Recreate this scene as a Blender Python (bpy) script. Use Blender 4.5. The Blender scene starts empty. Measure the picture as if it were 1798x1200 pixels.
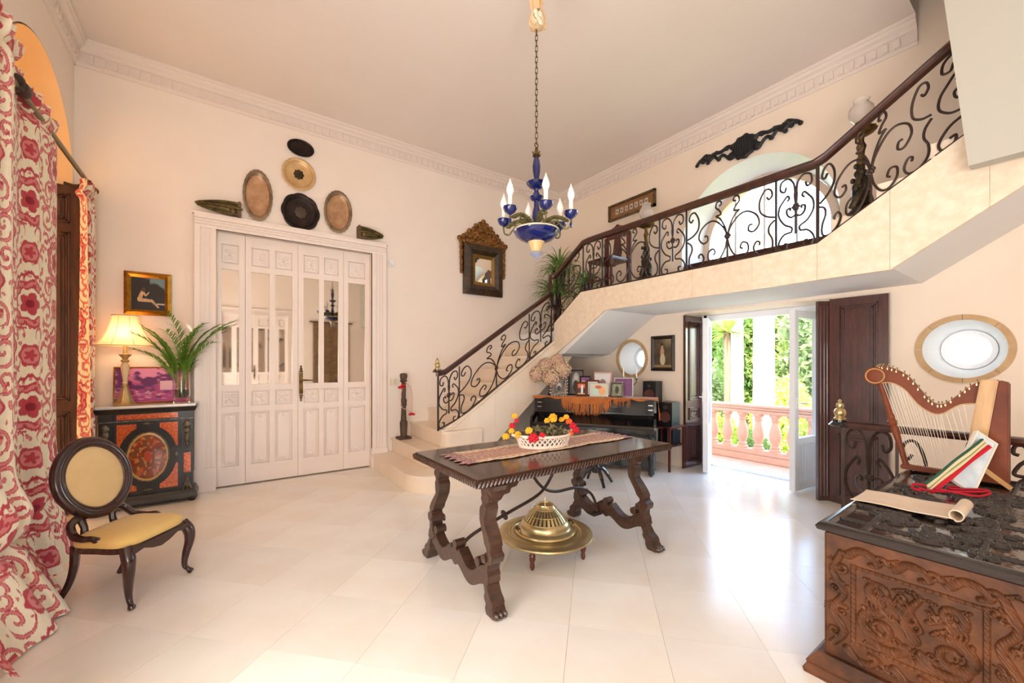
import bpy, bmesh, math, random
import numpy as np
from mathutils import Vector, Matrix
random.seed(7); np.random.seed(7)
PI = math.pi
S = bpy.context.scene
COL = S.collection

# ------------------------------------------------------------ camera
cam = bpy.data.cameras.new('camera'); camo = bpy.data.objects.new('camera', cam); COL.objects.link(camo)
camo.location = (0, 0, 1.4)
camo.rotation_euler = (PI/2, 0, math.radians(-35.5))
cam.sensor_width = 36; cam.lens = 36*715/1798; cam.shift_y = 40/1798
cam.clip_start = .05; cam.clip_end = 300
S.camera = camo
# ------------------------------------------------------------ exposure
S.view_settings.view_transform = 'Standard'; S.view_settings.look = 'None'
S.view_settings.gamma = 1; S.view_settings.use_curve_mapping = False
S.view_settings.exposure = 0.72
# ------------------------------------------------------------ world
w = bpy.data.worlds.new('world'); S.world = w; w.use_nodes = True
nt = w.node_tree; nt.nodes.clear()
sky = nt.nodes.new('ShaderNodeTexSky'); sky.sky_type = 'NISHITA'; sky.sun_disc = False
sky.sun_elevation = math.radians(52); sky.sun_rotation = math.radians(230)
sky.air_density = 1.2; sky.dust_density = 1.2; sky.ozone_density = 1.0
bg = nt.nodes.new('ShaderNodeBackground'); bg.inputs[1].default_value = 1.6
wo = nt.nodes.new('ShaderNodeOutputWorld')
nt.links.new(sky.outputs[0], bg.inputs[0]); nt.links.new(bg.outputs[0], wo.inputs[0])
# ------------------------------------------------------------ lights
def light(name, kind, loc, rot, energy, color=(1, 1, 1), size=None, sizey=None, angle=None):
    l = bpy.data.lights.new(name, kind); o = bpy.data.objects.new(name, l); COL.objects.link(o)
    o.location = loc; o.rotation_euler = rot; l.energy = energy; l.color = color
    if kind == 'AREA':
        l.shape = 'RECTANGLE'; l.size = size; l.size_y = sizey
    if angle: l.angle = angle
    return o
sun_dir = Vector((-.60, -.50, .90)).normalized()          # towards the sun
sun = light('sun', 'SUN', (-8, -6, 14), sun_dir.to_track_quat('Z', 'Y').to_euler(), 11, (1, .95, .86), angle=.01)
# unseen area lights added behind the camera and along the left wall
light('unseen_area_light', 'AREA', (-.62, -2.90, 2.0), (math.radians(112), 0, 0), 70, (1, .97, .94), 1.0, 3.2)  # added fill, tilted up to lift the ceiling; no window opening here
light('unseen_area_light', 'AREA', (-1.12, 1.15, 1.75), (0, math.radians(-108), 0), 92, (1, .98, .96), 2.9, 1.5)  # side taken from the shadows of chair and table; opening not cut
light('unseen_area_light', 'AREA', (-1.12, -1.35, 1.75), (0, math.radians(-108), 0), 90, (1, .98, .96), 2.9, 1.5)  # added fill behind the camera; no window opening here

# ============================================================ helpers
def lin(c):
    return tuple(((x/255)/12.92 if x/255 <= .04045 else ((x/255+.055)/1.055)**2.4) for x in c[:3])
MATS = {}
def M(name, col, rough=.5, metal=0, col2=None, scale=4, detail=4, bump=0, bscale=40, trans=0, ior=1.45, coat=0,
      emit=0, stretch=None, rand=0, lo=.35, hi=.65, spec=None, attr=None, sheen=0, sss=0):
    if name in MATS: return MATS[name]
    m = bpy.data.materials.new(name); m.use_nodes = True; n = m.node_tree; N = n.nodes; L = n.links
    b = N['Principled BSDF']; c = lin(col)+(1,)
    b.inputs['Base Color'].default_value = c; b.inputs['Roughness'].default_value = rough
    b.inputs['Metallic'].default_value = metal; b.inputs['IOR'].default_value = ior
    b.inputs['Transmission Weight'].default_value = trans
    b.inputs['Coat Weight'].default_value = coat; b.inputs['Coat Roughness'].default_value = .08
    b.inputs['Sheen Weight'].default_value = sheen
    if spec is not None: b.inputs['Specular IOR Level'].default_value = spec
    if emit:
        b.inputs['Emission Color'].default_value = c; b.inputs['Emission Strength'].default_value = emit
    tc = N.new('ShaderNodeTexCoord'); mp = N.new('ShaderNodeMapping'); L.new(tc.outputs['Object'], mp.inputs[0])
    if stretch: mp.inputs['Scale'].default_value = stretch
    last = None
    if attr:
        a = N.new('ShaderNodeAttribute'); a.attribute_name = 'Col'; last = a.outputs['Color']
    elif col2 is not None:
        t = N.new('ShaderNodeTexNoise'); t.inputs['Scale'].default_value = scale; t.inputs['Detail'].default_value = detail
        t.inputs['Roughness'].default_value = .6
        L.new(mp.outputs[0], t.inputs['Vector'])
        r = N.new('ShaderNodeValToRGB'); r.color_ramp.elements[0].position = lo; r.color_ramp.elements[1].position = hi
        r.color_ramp.elements[0].color = c; r.color_ramp.elements[1].color = lin(col2)+(1,)
        L.new(t.outputs['Fac'], r.inputs[0]); last = r.outputs[0]
    if rand:
        oi = N.new('ShaderNodeObjectInfo'); hs = N.new('ShaderNodeHueSaturation')
        mr = N.new('ShaderNodeMapRange'); mr.inputs[3].default_value = 1-rand; mr.inputs[4].default_value = 1+rand*.4
        L.new(oi.outputs['Random'], mr.inputs[0]); L.new(mr.outputs[0], hs.inputs['Value'])
        if last is None: hs.inputs['Color'].default_value = c
        else: L.new(last, hs.inputs['Color'])
        last = hs.outputs[0]
    if last is not None: L.new(last, b.inputs['Base Color'])
    if bump:
        t2 = N.new('ShaderNodeTexNoise'); t2.inputs['Scale'].default_value = bscale; t2.inputs['Detail'].default_value = 3
        L.new(mp.outputs[0], t2.inputs['Vector'])
        bp = N.new('ShaderNodeBump'); bp.inputs['Strength'].default_value = bump; bp.inputs['Distance'].default_value = .01
        L.new(t2.outputs['Fac'], bp.inputs['Height']); L.new(bp.outputs[0], b.inputs['Normal'])
    MATS[name] = m; return m

class MB:
    def __init__(s): s.v = []; s.f = []
    def add(s, vs, fs):
        n = len(s.v); s.v += [tuple(v) for v in vs]; s.f += [tuple(i+n for i in f) for f in fs]; return s
    def box(s, x0, x1, y0, y1, z0, z1):
        return s.add([(x0,y0,z0),(x1,y0,z0),(x1,y1,z0),(x0,y1,z0),(x0,y0,z1),(x1,y0,z1),(x1,y1,z1),(x0,y1,z1)],
                     [(3,2,1,0),(4,5,6,7),(0,1,5,4),(1,2,6,5),(2,3,7,6),(3,0,4,7)])
    def cbox(s, c, d, R=None):
        i = len(s.v); s.box(-d[0]/2, d[0]/2, -d[1]/2, d[1]/2, -d[2]/2, d[2]/2)
        T = Matrix.Translation(c) @ (R.to_4x4() if R else Matrix()); return s.xf(T, i)
    def prism(s, poly, a0, a1, ax='z'):
        A = sum(poly[i][0]*poly[(i+1) % len(poly)][1]-poly[(i+1) % len(poly)][0]*poly[i][1] for i in range(len(poly)))
        if A < 0: poly = poly[::-1]
        f = {'x': lambda p, a: (a, p[0], p[1]), 'y': lambda p, a: (p[0], a, p[1]), 'z': lambda p, a: (p[0], p[1], a)}[ax]
        n = len(poly); vs = [f(p, a0) for p in poly]+[f(p, a1) for p in poly]
        fs = [tuple(range(n))[::-1], tuple(range(n, 2*n))]+[(i, (i+1) % n, n+(i+1) % n, n+i) for i in range(n)]
        if ax == 'y': fs = [t[::-1] for t in fs]
        return s.add(vs, fs)
    def lathe(s, prof, n=24, c=(0,0,0), R=None, sc=(1,1), wob=None):
        i0 = len(s.v); vs = []; fs = []
        for k in range(n):
            a = 2*PI*k/n; ww = wob(a) if wob else 1
            for r, z in prof: vs.append((r*math.cos(a)*sc[0]*ww, r*math.sin(a)*sc[1]*ww, z))
        m = len(prof)
        for k in range(n):
            q = (k+1) % n
            for j in range(m-1):
                fs.append((k*m+j, q*m+j, q*m+j+1, k*m+j+1))
        if prof[0][0] > 1e-4: fs.append(tuple(k*m for k in range(n))[::-1])
        if prof[-1][0] > 1e-4: fs.append(tuple(k*m+m-1 for k in range(n)))
        s.add(vs, fs)
        return s.xf(Matrix.Translation(c) @ (R.to_4x4() if R else Matrix()), i0)
    def tube(s, pts, r, n=7, closed=False, flat=1):
        P = [Vector(p) for p in pts]; m = len(P)
        if not hasattr(r, '__len__'): r = [r]*m
        T = []
        for i in range(m):
            a = P[(i-1) % m] if (i > 0 or closed) else P[i]; b = P[(i+1) % m] if (i < m-1 or closed) else P[i]
            d = b-a; T.append(d.normalized() if d.length > 1e-9 else Vector((0,0,1)))
        up = Vector((0,0,1)) if abs(T[0].z) < .9 else Vector((1,0,0))
        nr = (up-T[0]*up.dot(T[0])).normalized(); vs = []; fs = []
        for i in range(m):
            nr = nr-T[i]*nr.dot(T[i])
            nr = nr.normalized() if nr.length > 1e-6 else T[i].orthogonal().normalized()
            bi = T[i].cross(nr)
            for k in range(n):
                a = 2*PI*(k+.5)/n; vs.append(P[i]+nr*(math.cos(a)*r[i])+bi*(math.sin(a)*r[i]*flat))
        for i in range(m if closed else m-1):
            j = (i+1) % m
            for k in range(n):
                q = (k+1) % n; fs.append((i*n+k, i*n+q, j*n+q, j*n+k))
        if not closed:
            fs.append(tuple(range(n))[::-1]); fs.append(tuple((m-1)*n+k for k in range(n)))
        return s.add(vs, fs)
    def sweep(s, path, prof, closed=False):
        """profile (side, up) swept along a path, up stays world z, mitred"""
        P = [Vector(p) for p in path]; m = len(P); vs = []; fs = []; n = len(prof)
        for i in range(m):
            a = P[i]-P[(i-1) % m] if (i > 0 or closed) else P[i+1]-P[i]
            b = P[(i+1) % m]-P[i] if (i < m-1 or closed) else P[i]-P[i-1]
            a2 = Vector((a.x, a.y, 0)); b2 = Vector((b.x, b.y, 0))
            if a2.length < 1e-6: a2 = b2
            if b2.length < 1e-6: b2 = a2
            a2.normalize(); b2.normalize(); t = (a2+b2).normalized()
            sd = Vector((t.y, -t.x, 0)); k = 1/max(.35, t.dot(a2))
            for u, z in prof: vs.append(P[i]+sd*(u*k)+Vector((0,0,z)))
        for i in range(m if closed else m-1):
            j = (i+1) % m
            for k in range(n):
                q = (k+1) % n; fs.append((i*n+k, j*n+k, j*n+q, i*n+q))
        if not closed:
            fs.append(tuple(range(n))); fs.append(tuple((m-1)*n+k for k in range(n))[::-1])
        return s.add(vs, fs)
    def ball(s, c, r, nu=12, nv=8, fn=None):
        if not hasattr(r, '__len__'): r = (r, r, r)
        vs = []; fs = []
        for j in range(1, nv):
            t = PI*j/nv
            for k in range(nu):
                a = 2*PI*k/nu; d = (math.sin(t)*math.cos(a), math.sin(t)*math.sin(a), math.cos(t)); q = fn(*d) if fn else 1
                vs.append((c[0]+r[0]*d[0]*q, c[1]+r[1]*d[1]*q, c[2]+r[2]*d[2]*q))
        vs += [(c[0], c[1], c[2]+r[2]), (c[0], c[1], c[2]-r[2])]; T = len(vs)-2
        for j in range(nv-2):
            for k in range(nu):
                q = (k+1) % nu; fs.append((j*nu+k, (j+1)*nu+k, (j+1)*nu+q, j*nu+q))
        for k in range(nu):
            q = (k+1) % nu; fs.append((T, k, q)); fs.append((T+1, (nv-2)*nu+q, (nv-2)*nu+k))
        return s.add(vs, fs)
    def xf(s, T, i0=0):
        for i in range(i0, len(s.v)): s.v[i] = tuple(T @ Vector(s.v[i]))
        return s

def mesh_of(name, mb, smooth=40, bevel=0):
    me = bpy.data.meshes.new(name); me.from_pydata(mb.v, [], mb.f); me.validate()
    if bevel:
        bm = bmesh.new(); bm.from_mesh(me)
        es = [e for e in bm.edges if len(e.link_faces) == 2 and e.calc_face_angle(0) > .6]
        bmesh.ops.bevel(bm, geom=es, offset=bevel, segments=2, affect='EDGES', clamp_overlap=True); bm.to_mesh(me); bm.free()
    if smooth:
        me.polygons.foreach_set('use_smooth', [True]*len(me.polygons)); me.set_sharp_from_angle(angle=math.radians(smooth))
    me.update(); return me
def tag(o, label=None, cat=None, group=None, kind=None):
    if label: o['label'] = label
    if cat: o['category'] = cat
    if group: o['group'] = group
    if kind: o['kind'] = kind
    return o
def ob(name, mb, mat, parent=None, smooth=40, bevel=0, loc=None, rot=None, **kw):
    me = mb if isinstance(mb, bpy.types.Mesh) else mesh_of(name, mb, smooth, bevel)
    if mat and not me.materials: me.materials.append(mat)
    o = bpy.data.objects.new(name, me); COL.objects.link(o)
    if parent: o.parent = parent
    if loc: o.location = loc
    if rot: o.rotation_euler = rot
    return tag(o, **kw)
def thing(name, label, cat, loc=(0,0,0), rz=0, group=None, kind=None):
    o = bpy.data.objects.new(name, None); COL.objects.link(o); o.location = loc; o.rotation_euler = (0,0,rz)
    o.empty_display_size = .1
    return tag(o, label, cat, group, kind)
def copytree(o, parent=None):
    c = o.copy(); COL.objects.link(c); c.parent = parent
    for ch in list(o.children): copytree(ch, c)
    return c
def gridob(name, P, mat, parent=None, cols=None, smooth=True, loc=None, rot=None, **kw):
    """P: (ny,nx,3) array, cols: (ny,nx,3) sRGB 0..255"""
    ny, nx = P.shape[:2]; me = bpy.data.meshes.new(name)
    idx = np.arange(ny*nx).reshape(ny, nx)
    q = np.stack([idx[:-1,:-1], idx[:-1,1:], idx[1:,1:], idx[1:,:-1]], -1).reshape(-1, 4)
    me.vertices.add(ny*nx); me.vertices.foreach_set('co', P.reshape(-1).astype(np.float32))
    me.loops.add(q.size); me.loops.foreach_set('vertex_index', q.reshape(-1).astype(np.int32))
    me.polygons.add(len(q)); me.polygons.foreach_set('loop_start', np.arange(0, q.size, 4, dtype=np.int32))
    me.update(calc_edges=True)
    if smooth: me.polygons.foreach_set('use_smooth', np.ones(len(q), dtype=bool))
    if cols is not None:
        c = np.clip(cols.reshape(-1, 3)/255., 0, 1); c = np.where(c <= .04045, c/12.92, ((c+.055)/1.055)**2.4)
        a = me.color_attributes.new('Col', 'FLOAT_COLOR', 'POINT')
        a.data.foreach_set('color', np.concatenate([c, np.ones((len(c), 1))], 1).reshape(-1).astype(np.float32))
    me.validate(); me.materials.append(mat)
    o = bpy.data.objects.new(name, me); COL.objects.link(o)
    if parent: o.parent = parent
    if loc: o.location = loc
    if rot: o.rotation_euler = rot
    return tag(o, **kw)
def pic(name, w, h, fn, mat, parent, depth=0, nx=70, ny=70, ax='xz', off=(0,0,0)):
    """flat painted sheet in the local xz plane facing -y, fn(u,v)->rgb arrays"""
    u, v = np.meshgrid(np.linspace(0, 1, nx), np.linspace(0, 1, ny))
    P = np.stack([(u-.5)*w+off[0], np.full_like(u, off[1]), v*h+off[2]], -1)
    return gridob(name, P, mat, parent, cols=fn(u, v))
def mixc(a, b, t): return np.asarray(a, float)*(1-t[..., None])+np.asarray(b, float)*t[..., None]
def sst(a, b, x): t = np.clip((x-a)/(b-a), 0, 1); return t*t*(3-2*t)
_rs = np.random.RandomState(3); _G = _rs.rand(64, 64)
def vnoise(x, y):
    xi = np.floor(x).astype(int); yi = np.floor(y).astype(int); fx = x-xi; fy = y-yi
    fx = fx*fx*(3-2*fx); fy = fy*fy*(3-2*fy); g = lambda a, b: _G[b % 64, a % 64]
    return (g(xi,yi)*(1-fx)+g(xi+1,yi)*fx)*(1-fy)+(g(xi,yi+1)*(1-fx)+g(xi+1,yi+1)*fx)*fy
def fbm(x, y, o=4):
    s = 0; a = .5
    for i in range(o): s = s+a*vnoise(x*2**i+i*17, y*2**i+i*9); a *= .5
    return s
def cr(pts, k=6):
    """Catmull-Rom through points of any dimension"""
    P = [np.array(p, float) for p in pts]; P = [2*P[0]-P[1]]+P+[2*P[-1]-P[-2]]; out = []
    for i in range(1, len(P)-2):
        a, b, c, d = P[i-1:i+3]
        for j in range(k):
            t = j/k; out.append(.5*(2*b+(c-a)*t+(2*a-5*b+4*c-d)*t*t+(3*b-a-3*c+d)*t**3))
    out.append(P[-2]); return out
def cut(o, cutters):
    """boolean difference, the result replaces the object's mesh"""
    tmp = []
    for mb in cutters:
        me = mesh_of('cut', mb, 0); bm = bmesh.new(); bm.from_mesh(me); bmesh.ops.recalc_face_normals(bm, faces=bm.faces); bm.to_mesh(me); bm.free()
        c = bpy.data.objects.new('cut', me); COL.objects.link(c); tmp.append(c)
        md = o.modifiers.new('b', 'BOOLEAN'); md.operation = 'DIFFERENCE'; md.object = c; md.solver = 'EXACT'
    dg = bpy.context.evaluated_depsgraph_get(); dg.update()
    me = bpy.data.meshes.new_from_object(o.evaluated_get(dg)); o.modifiers.clear(); old = o.data; o.data = me; bpy.data.meshes.remove(old)
    for c in tmp:
        d = c.data; bpy.data.objects.remove(c); bpy.data.meshes.remove(d)
    me.polygons.foreach_set('use_smooth', [True]*len(me.polygons)); me.set_sharp_from_angle(angle=math.radians(30))
    return o
def arc(cx, cy, r, a0, a1, n=20, ry=None):
    return [(cx+r*math.cos(a0+(a1-a0)*i/n), cy+(ry or r)*math.sin(a0+(a1-a0)*i/n)) for i in range(n+1)]
def RX(a): return Matrix.Rotation(a, 3, 'X')
def RY(a): return Matrix.Rotation(a, 3, 'Y')
def RZ(a): return Matrix.Rotation(a, 3, 'Z')

# ------------------------------------------------------------ materials
wallB = M('cream_plaster', (245,231,219), .85, col2=(248,235,224), scale=1.2, bump=.05, bscale=60)
wallC = M('warm_cream_plaster', (244,225,205), .85, col2=(246,230,212), scale=1.2, bump=.05, bscale=60)
ceilM = M('pinkish_ceiling_paint', (240,228,219), .9, col2=(237,224,214), scale=.6)
soffM = M('white_soffit_paint', (236,235,234), .8)
corM = M('white_cornice_plaster', (238,224,214), .8)
doorM = M('white_gloss_paint', (246,232,224), .38, col2=(248,236,228), scale=3)
floorM = M('polished_cream_marble', (249,243,234), .2, col2=(242,231,216), scale=1.7, detail=8, lo=.42, hi=.75, rand=.075, spec=.8)
stairM = M('cream_marble', (246,229,209), .3, col2=(240,219,194), scale=2.2, detail=8, rand=.03)
travM = M('warm_marble_facing', (246,230,208), .35, col2=(236,214,187), scale=16, detail=9, rand=.04)
ironM = M('wrought_iron', (62,50,45), .45, .5, col2=(76,60,52), scale=20)
railM = M('dark_mahogany', (74,36,24), .3, col2=(52,25,18), scale=3, stretch=(6,6,1), coat=.3)
darkW = M('dark_varnished_wood', (88,48,40), .3, col2=(62,34,30), scale=4, stretch=(8,8,1), coat=.5, bump=.08, bscale=25)
walnut = M('dark_walnut', (80,53,40), .35, col2=(54,37,29), scale=5, stretch=(1.5,6,6), coat=.3, bump=.06, bscale=30)
carveM = M('carved_walnut', (108,63,34), .48, col2=(62,36,20), scale=7, detail=6, spec=.35, bump=.1, bscale=60)
chestTop = M('black_brown_carved_wood', (42,32,29), .2, col2=(30,23,22), scale=6, coat=.6)
brass = M('brass', (212,192,146), .3, .8, col2=(194,170,120), scale=6)
oldbrass = M('old_brass', (132,108,66), .4, 1, col2=(84,66,40), scale=18)
gold = M('gilt_gold', (205,150,62), .34, .9, col2=(160,106,40), scale=12)
bronze = M('dark_bronze', (78,66,46), .45, .6, col2=(46,40,30), scale=25, bump=.2, bscale=60)
mirror = M('mirror_glass', (232,230,226), .015, 1)
paneM = M('silvered_pane', (214,206,196), .03, 1)
white = M('white_pvc', (240,242,246), .3)
glassM = M('clear_glass', (255,255,255), 0, trans=1, ior=1.45)
def thinglass(name, k, frost=0.):
    m = bpy.data.materials.new(name); m.use_nodes = True; n = m.node_tree; n.nodes.clear()
    a = n.nodes.new('ShaderNodeBsdfTransparent'); b = n.nodes.new('ShaderNodeBsdfGlossy'); b.inputs['Roughness'].default_value = 0
    t = n.nodes.new('ShaderNodeBsdfTranslucent'); t.inputs[0].default_value = (.95,.97,.97,1); m1 = n.nodes.new('ShaderNodeMixShader'); m1.inputs[0].default_value = frost
    mx = n.nodes.new('ShaderNodeMixShader'); mx.inputs[0].default_value = .06; o = n.nodes.new('ShaderNodeOutputMaterial')
    a.inputs[0].default_value = k+(1,)
    n.links.new(a.outputs[0], m1.inputs[1]); n.links.new(t.outputs[0], m1.inputs[2]); n.links.new(m1.outputs[0], mx.inputs[1]); n.links.new(b.outputs[0], mx.inputs[2]); n.links.new(mx.outputs[0], o.inputs[0]); return m
paneG = thinglass('thin_window_glass', (.96,.98,.98)); frostG = thinglass('hazy_window_glass', (.96,.98,.98), .55)
blackM = M('black_lacquer', (20,20,22), .16, coat=.6)
blackP = M('black_plastic', (24,24,26), .4)
attrM = M('painted_picture', (255,255,255), .5, attr=1)
attrS = M('printed_fabric', (255,255,255), .9, attr=1, sheen=.2)
tile_white = M('white_marble_slab', (244,240,234), .2, col2=(228,224,220), scale=8)
# ============================================================ the room
XA, XC, YB, ZC, XG, YS, ZG = -1.15, 5.1, 5.62, 4.51, 4.05, 4.6, 2.40
def clip(poly, a, b, c):      # keep a*x+b*y<=c
    out = []
    for i in range(len(poly)):
        p, q = poly[i], poly[(i+1) % len(poly)]; dp = a*p[0]+b*p[1]-c; dq = a*q[0]+b*q[1]-c
        if dp <= 0: out.append(p)
        if dp*dq < 0:
            t = dp/(dp-dq); out.append((p[0]+(q[0]-p[0])*t, p[1]+(q[1]-p[1])*t))
    return out
mb = MB(); mb.box(-1.65, XG, -3.2, 5.85, -.2, -.014); mb.box(XG, 5.75, 1.0, 5.85, -.2, -.014)
floor = ob('floor', mb, M('floor_joint_grout', (240,230,216), .5), kind='structure', smooth=0)
ts = .48; ax0 = Vector((.208, 3.005)); e1 = Vector((.731, .682)); e2 = Vector((.682, -.731)); g = .0006
for i in range(-16, 17):
    for j in range(-16, 17):
        o = ax0+e1*(ts*i)+e2*(ts*j)
        P = [tuple(o+e1*a+e2*b) for a, b in ((g,g),(ts-g,g),(ts-g,ts-g),(g,ts-g))]
        for c in ((-1,0,1.15),(1,0,XC),(0,-1,.9),(0,1,YB)): P = clip(P, *c) if P else P
        if len(P) < 3: continue
        cx = sum(p[0] for p in P)/len(P); cy = sum(p[1] for p in P)/len(P)
        if cx > XG-.1 and cy < 1.2: P = clip(P, 0, -1, -1.0)
        if len(P) < 3: continue
        A = abs(sum(P[k][0]*P[(k+1) % len(P)][1]-P[(k+1) % len(P)][0]*P[k][1] for k in range(len(P))))/2
        if A < .004: continue
        ob('floor_tile', MB().prism([(p[0]-cx, p[1]-cy) for p in P], -.0135, 0), floorM, floor, smooth=0, loc=(cx, cy, 0))
ob('floor_tile', MB().box(XC+.002, 5.72, 1.5, 3.13, -.0135, 0), floorM, floor, smooth=0)
# steps going down beside the lower railing
mb = MB()
for k in range(6): mb.box(XG, XC, 1.0-.28*(k+1), 1.0-.28*k, -.19*(k+1)-.25, -.19*(k+1))
ob('stair_going_down', mb, stairM, kind='structure', smooth=0)

# wall with the French doors
wb = ob('wall_back', MB().box(-1.65, 5.75, YB, YB+.25, -.2, 4.75), wallB, kind='structure')
cut(wb, [MB().box(-.06, 1.66, YB-.1, YB+.16, -.3, 2.91)])
# wall with lunette, terrace door and oculus
wc = ob('wall_right', MB().box(XC, 5.68, -3.2, YB, -1.6, 6.2), wallC, kind='structure')
LC = (2.30, 2.98)
def archpoly(r, base, cy=LC[0], cz=LC[1], n=32): return [(cy-r, base)]+[(cy-r*math.cos(PI*i/n), cz+r*math.sin(PI*i/n)) for i in range(n+1)]+[(cy+r, base)]
def loft(pa, xa, pb, xb):
    n = len(pa); vs = [(xa,)+p for p in pa]+[(xb,)+p for p in pb]
    return MB().add(vs, [tuple(range(n)), tuple(range(n, 2*n))[::-1]]+[(i, n+i, n+(i+1) % n, (i+1) % n) for i in range(n)])
circ0 = lambda c, r, n=48: [(c[0]+r*math.cos(2*PI*i/n), c[1]+r*math.sin(2*PI*i/n)) for i in range(n)]
O1, O2 = (.59, 1.53), (4.0, 1.49)
cut(wc, [MB().box(XC-.1, 5.8, 1.5, 3.13, -.1, 2.08), loft(archpoly(.885, 2.66), XC-.1, archpoly(.76, 2.72), 5.8),
         loft(circ0(O1,.265), XC-.06, circ0(O1,.175), 5.46), loft(circ0(O1,.15), 5.4, circ0(O1,.15), 5.8),
         loft(circ0(O2,.265), XC-.06, circ0(O2,.175), 5.46), loft(circ0(O2,.15), 5.4, circ0(O2,.15), 5.8)])
# white lining of the three openings
revM = M('white_reveal_paint', (248,248,250), .6)
def lining(name, pa, xa, pb, xb, par):
    n = len(pa); vs = [(xa,)+p for p in pa]+[(xb,)+p for p in pb]
    return ob(name, MB().add(vs, [(i, (i+1) % n, n+(i+1) % n, n+i) for i in range(n-1)]), revM, par)
win1 = thing('window_1', None, None, kind='structure')
sc = lambda P, k: [(LC[0]+(p[0]-LC[0])*k, p[1]) for p in P]
lining('reveal', archpoly(.868, 2.68), XC+.002, archpoly(.768, 2.74), 5.5, win1)
def ringprism(pa, pb, x0, x1):
    n = len(pa); vs = []
    for x in (x0, x1):
        vs += [(x,)+p for p in pa]+[(x,)+p for p in pb]
    fs = []
    for i in range(n):
        j = (i+1) % n
        fs += [(i, j, n+j, n+i), (2*n+i, 3*n+i, 3*n+j, 2*n+j), (i, 2*n+i, 2*n+j, j), (n+i, n+j, 3*n+j, 3*n+i)]
    return MB().add(vs, fs)
rimM = M('beige_window_rim', (222,196,176), .6)
ob('frame', ringprism(archpoly(.765, 2.745), archpoly(.69, 2.83), 5.47, 5.56), rimM, win1)
ob('sill', MB().box(XC-.0, 5.56, LC[0]-.84, LC[0]+.84, 2.66, 2.74), railM, win1, bevel=.008)
ob('glass', MB().prism(archpoly(.70, 2.82), 5.50, 5.506, 'x'), paneG, win1)
for a in (-.35, 0, .35):
    ob('glazing_bar', MB().box(5.495, 5.515, LC[0]+a-.012, LC[0]+a+.012, 2.82, LC[1]+math.sqrt(.69**2-a*a)), white, win1)
trimM = M('tan_stone_trim', (206,172,128), .6, col2=(192,156,112), scale=10)
for nm, OC in (('window_2', (.59, 1.53)), ('window_4', (4.0, 1.49))):      # round windows either side of the terrace door
    win2 = thing(nm, None, None, kind='structure')
    circ = lambda r, n=48: [(OC[0]+r*math.cos(2*PI*i/n), OC[1]+r*math.sin(2*PI*i/n)) for i in range(n)]
    for q in range(8):                                  # round surround in eight blocks
        a0, a1 = 2*PI*q/8+.006, 2*PI*(q+1)/8-.006; pts = [(OC[0]+.29*math.cos(a0+(a1-a0)*i/8), OC[1]+.29*math.sin(a0+(a1-a0)*i/8)) for i in range(9)]
        pts += [(OC[0]+.247*math.cos(a1-(a1-a0)*i/8), OC[1]+.247*math.sin(a1-(a1-a0)*i/8)) for i in range(9)]
        ob('surround_block', MB().prism(pts, XC-.018, XC+.02, 'x'), trimM, win2)
    lining('reveal', circ(.25)+circ(.25)[:1], XC+.002, circ(.168)+circ(.168)[:1], 5.44, win2)
    ob('frame', ringprism(circ(.172), circ(.136), 5.40, 5.47), white, win2)
    ob('glass', MB().prism(circ(.138), 5.43, 5.436, 'x'), frostG, win2)
# left wall with the tall arched window
wa = ob('wall_left', MB().box(-1.65, XA, -3.2, YB, -.2, 4.75), wallB, kind='structure')
AC = (4.75, 3.10); AR = .81
cut(wa, [MB().prism(archpoly(AR+.012, -.02, *AC), -1.8, -1.0, 'x')])
win3 = thing('window_3', None, None, kind='structure')
glowRev = M('window_glow_reveal', (250,212,164), .8, col2=(247,204,154), scale=2)  # orange glow of the window light put into the reveal colour
P = archpoly(AR, 0, *AC); n = len(P)
ob('reveal', MB().add([(-1.148,)+p for p in P]+[(-1.62,)+p for p in P], [(i, (i+1) % n, n+(i+1) % n, n+i) for i in range(n-1)]), glowRev, win3)
ob('frame', ringprism(archpoly(AR-.005, .01, *AC), archpoly(AR-.09, .1, *AC), -1.60, -1.53), white, win3)
ob('glass', MB().prism(archpoly(AR-.08, .09, *AC), -1.57, -1.564, 'x'), paneG, win3)
for a in (0,): ob('mullion', MB().box(-1.60, -1.54, AC[0]-.05, AC[0]+.05, .05, 3.86), white, win3)
screenM = M('added_sun_screen', (244,214,170), .8); n_ = screenM.node_tree  # translucent warm screen, added so the reveal glows
tr = n_.nodes.new('ShaderNodeBsdfTranslucent'); tr.inputs[0].default_value = lin((252,222,178))+(1,); mx = n_.nodes.new('ShaderNodeMixShader'); mx.inputs[0].default_value = .4
n_.links.new(n_.nodes['Principled BSDF'].outputs[0], mx.inputs[1]); n_.links.new(tr.outputs[0], mx.inputs[2]); n_.links.new(mx.outputs[0], n_.nodes['Material Output'].inputs[0])
for k in range(34): ob('sun_screen_slat', MB().cbox((-1.625, AC[0], .06+.115*k), (.012, 2*math.sqrt(max(.01, (AR-.02)**2-max(0, .06+.115*k-AC[1])**2)), .112)), screenM, win3, smooth=0)  # unseen slats added to keep sun patches out and diffuse warm light
ob('transom', MB().box(-1.60, -1.54, AC[0]-AR, AC[0]+AR, 3.06, 3.14), white, win3)
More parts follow.
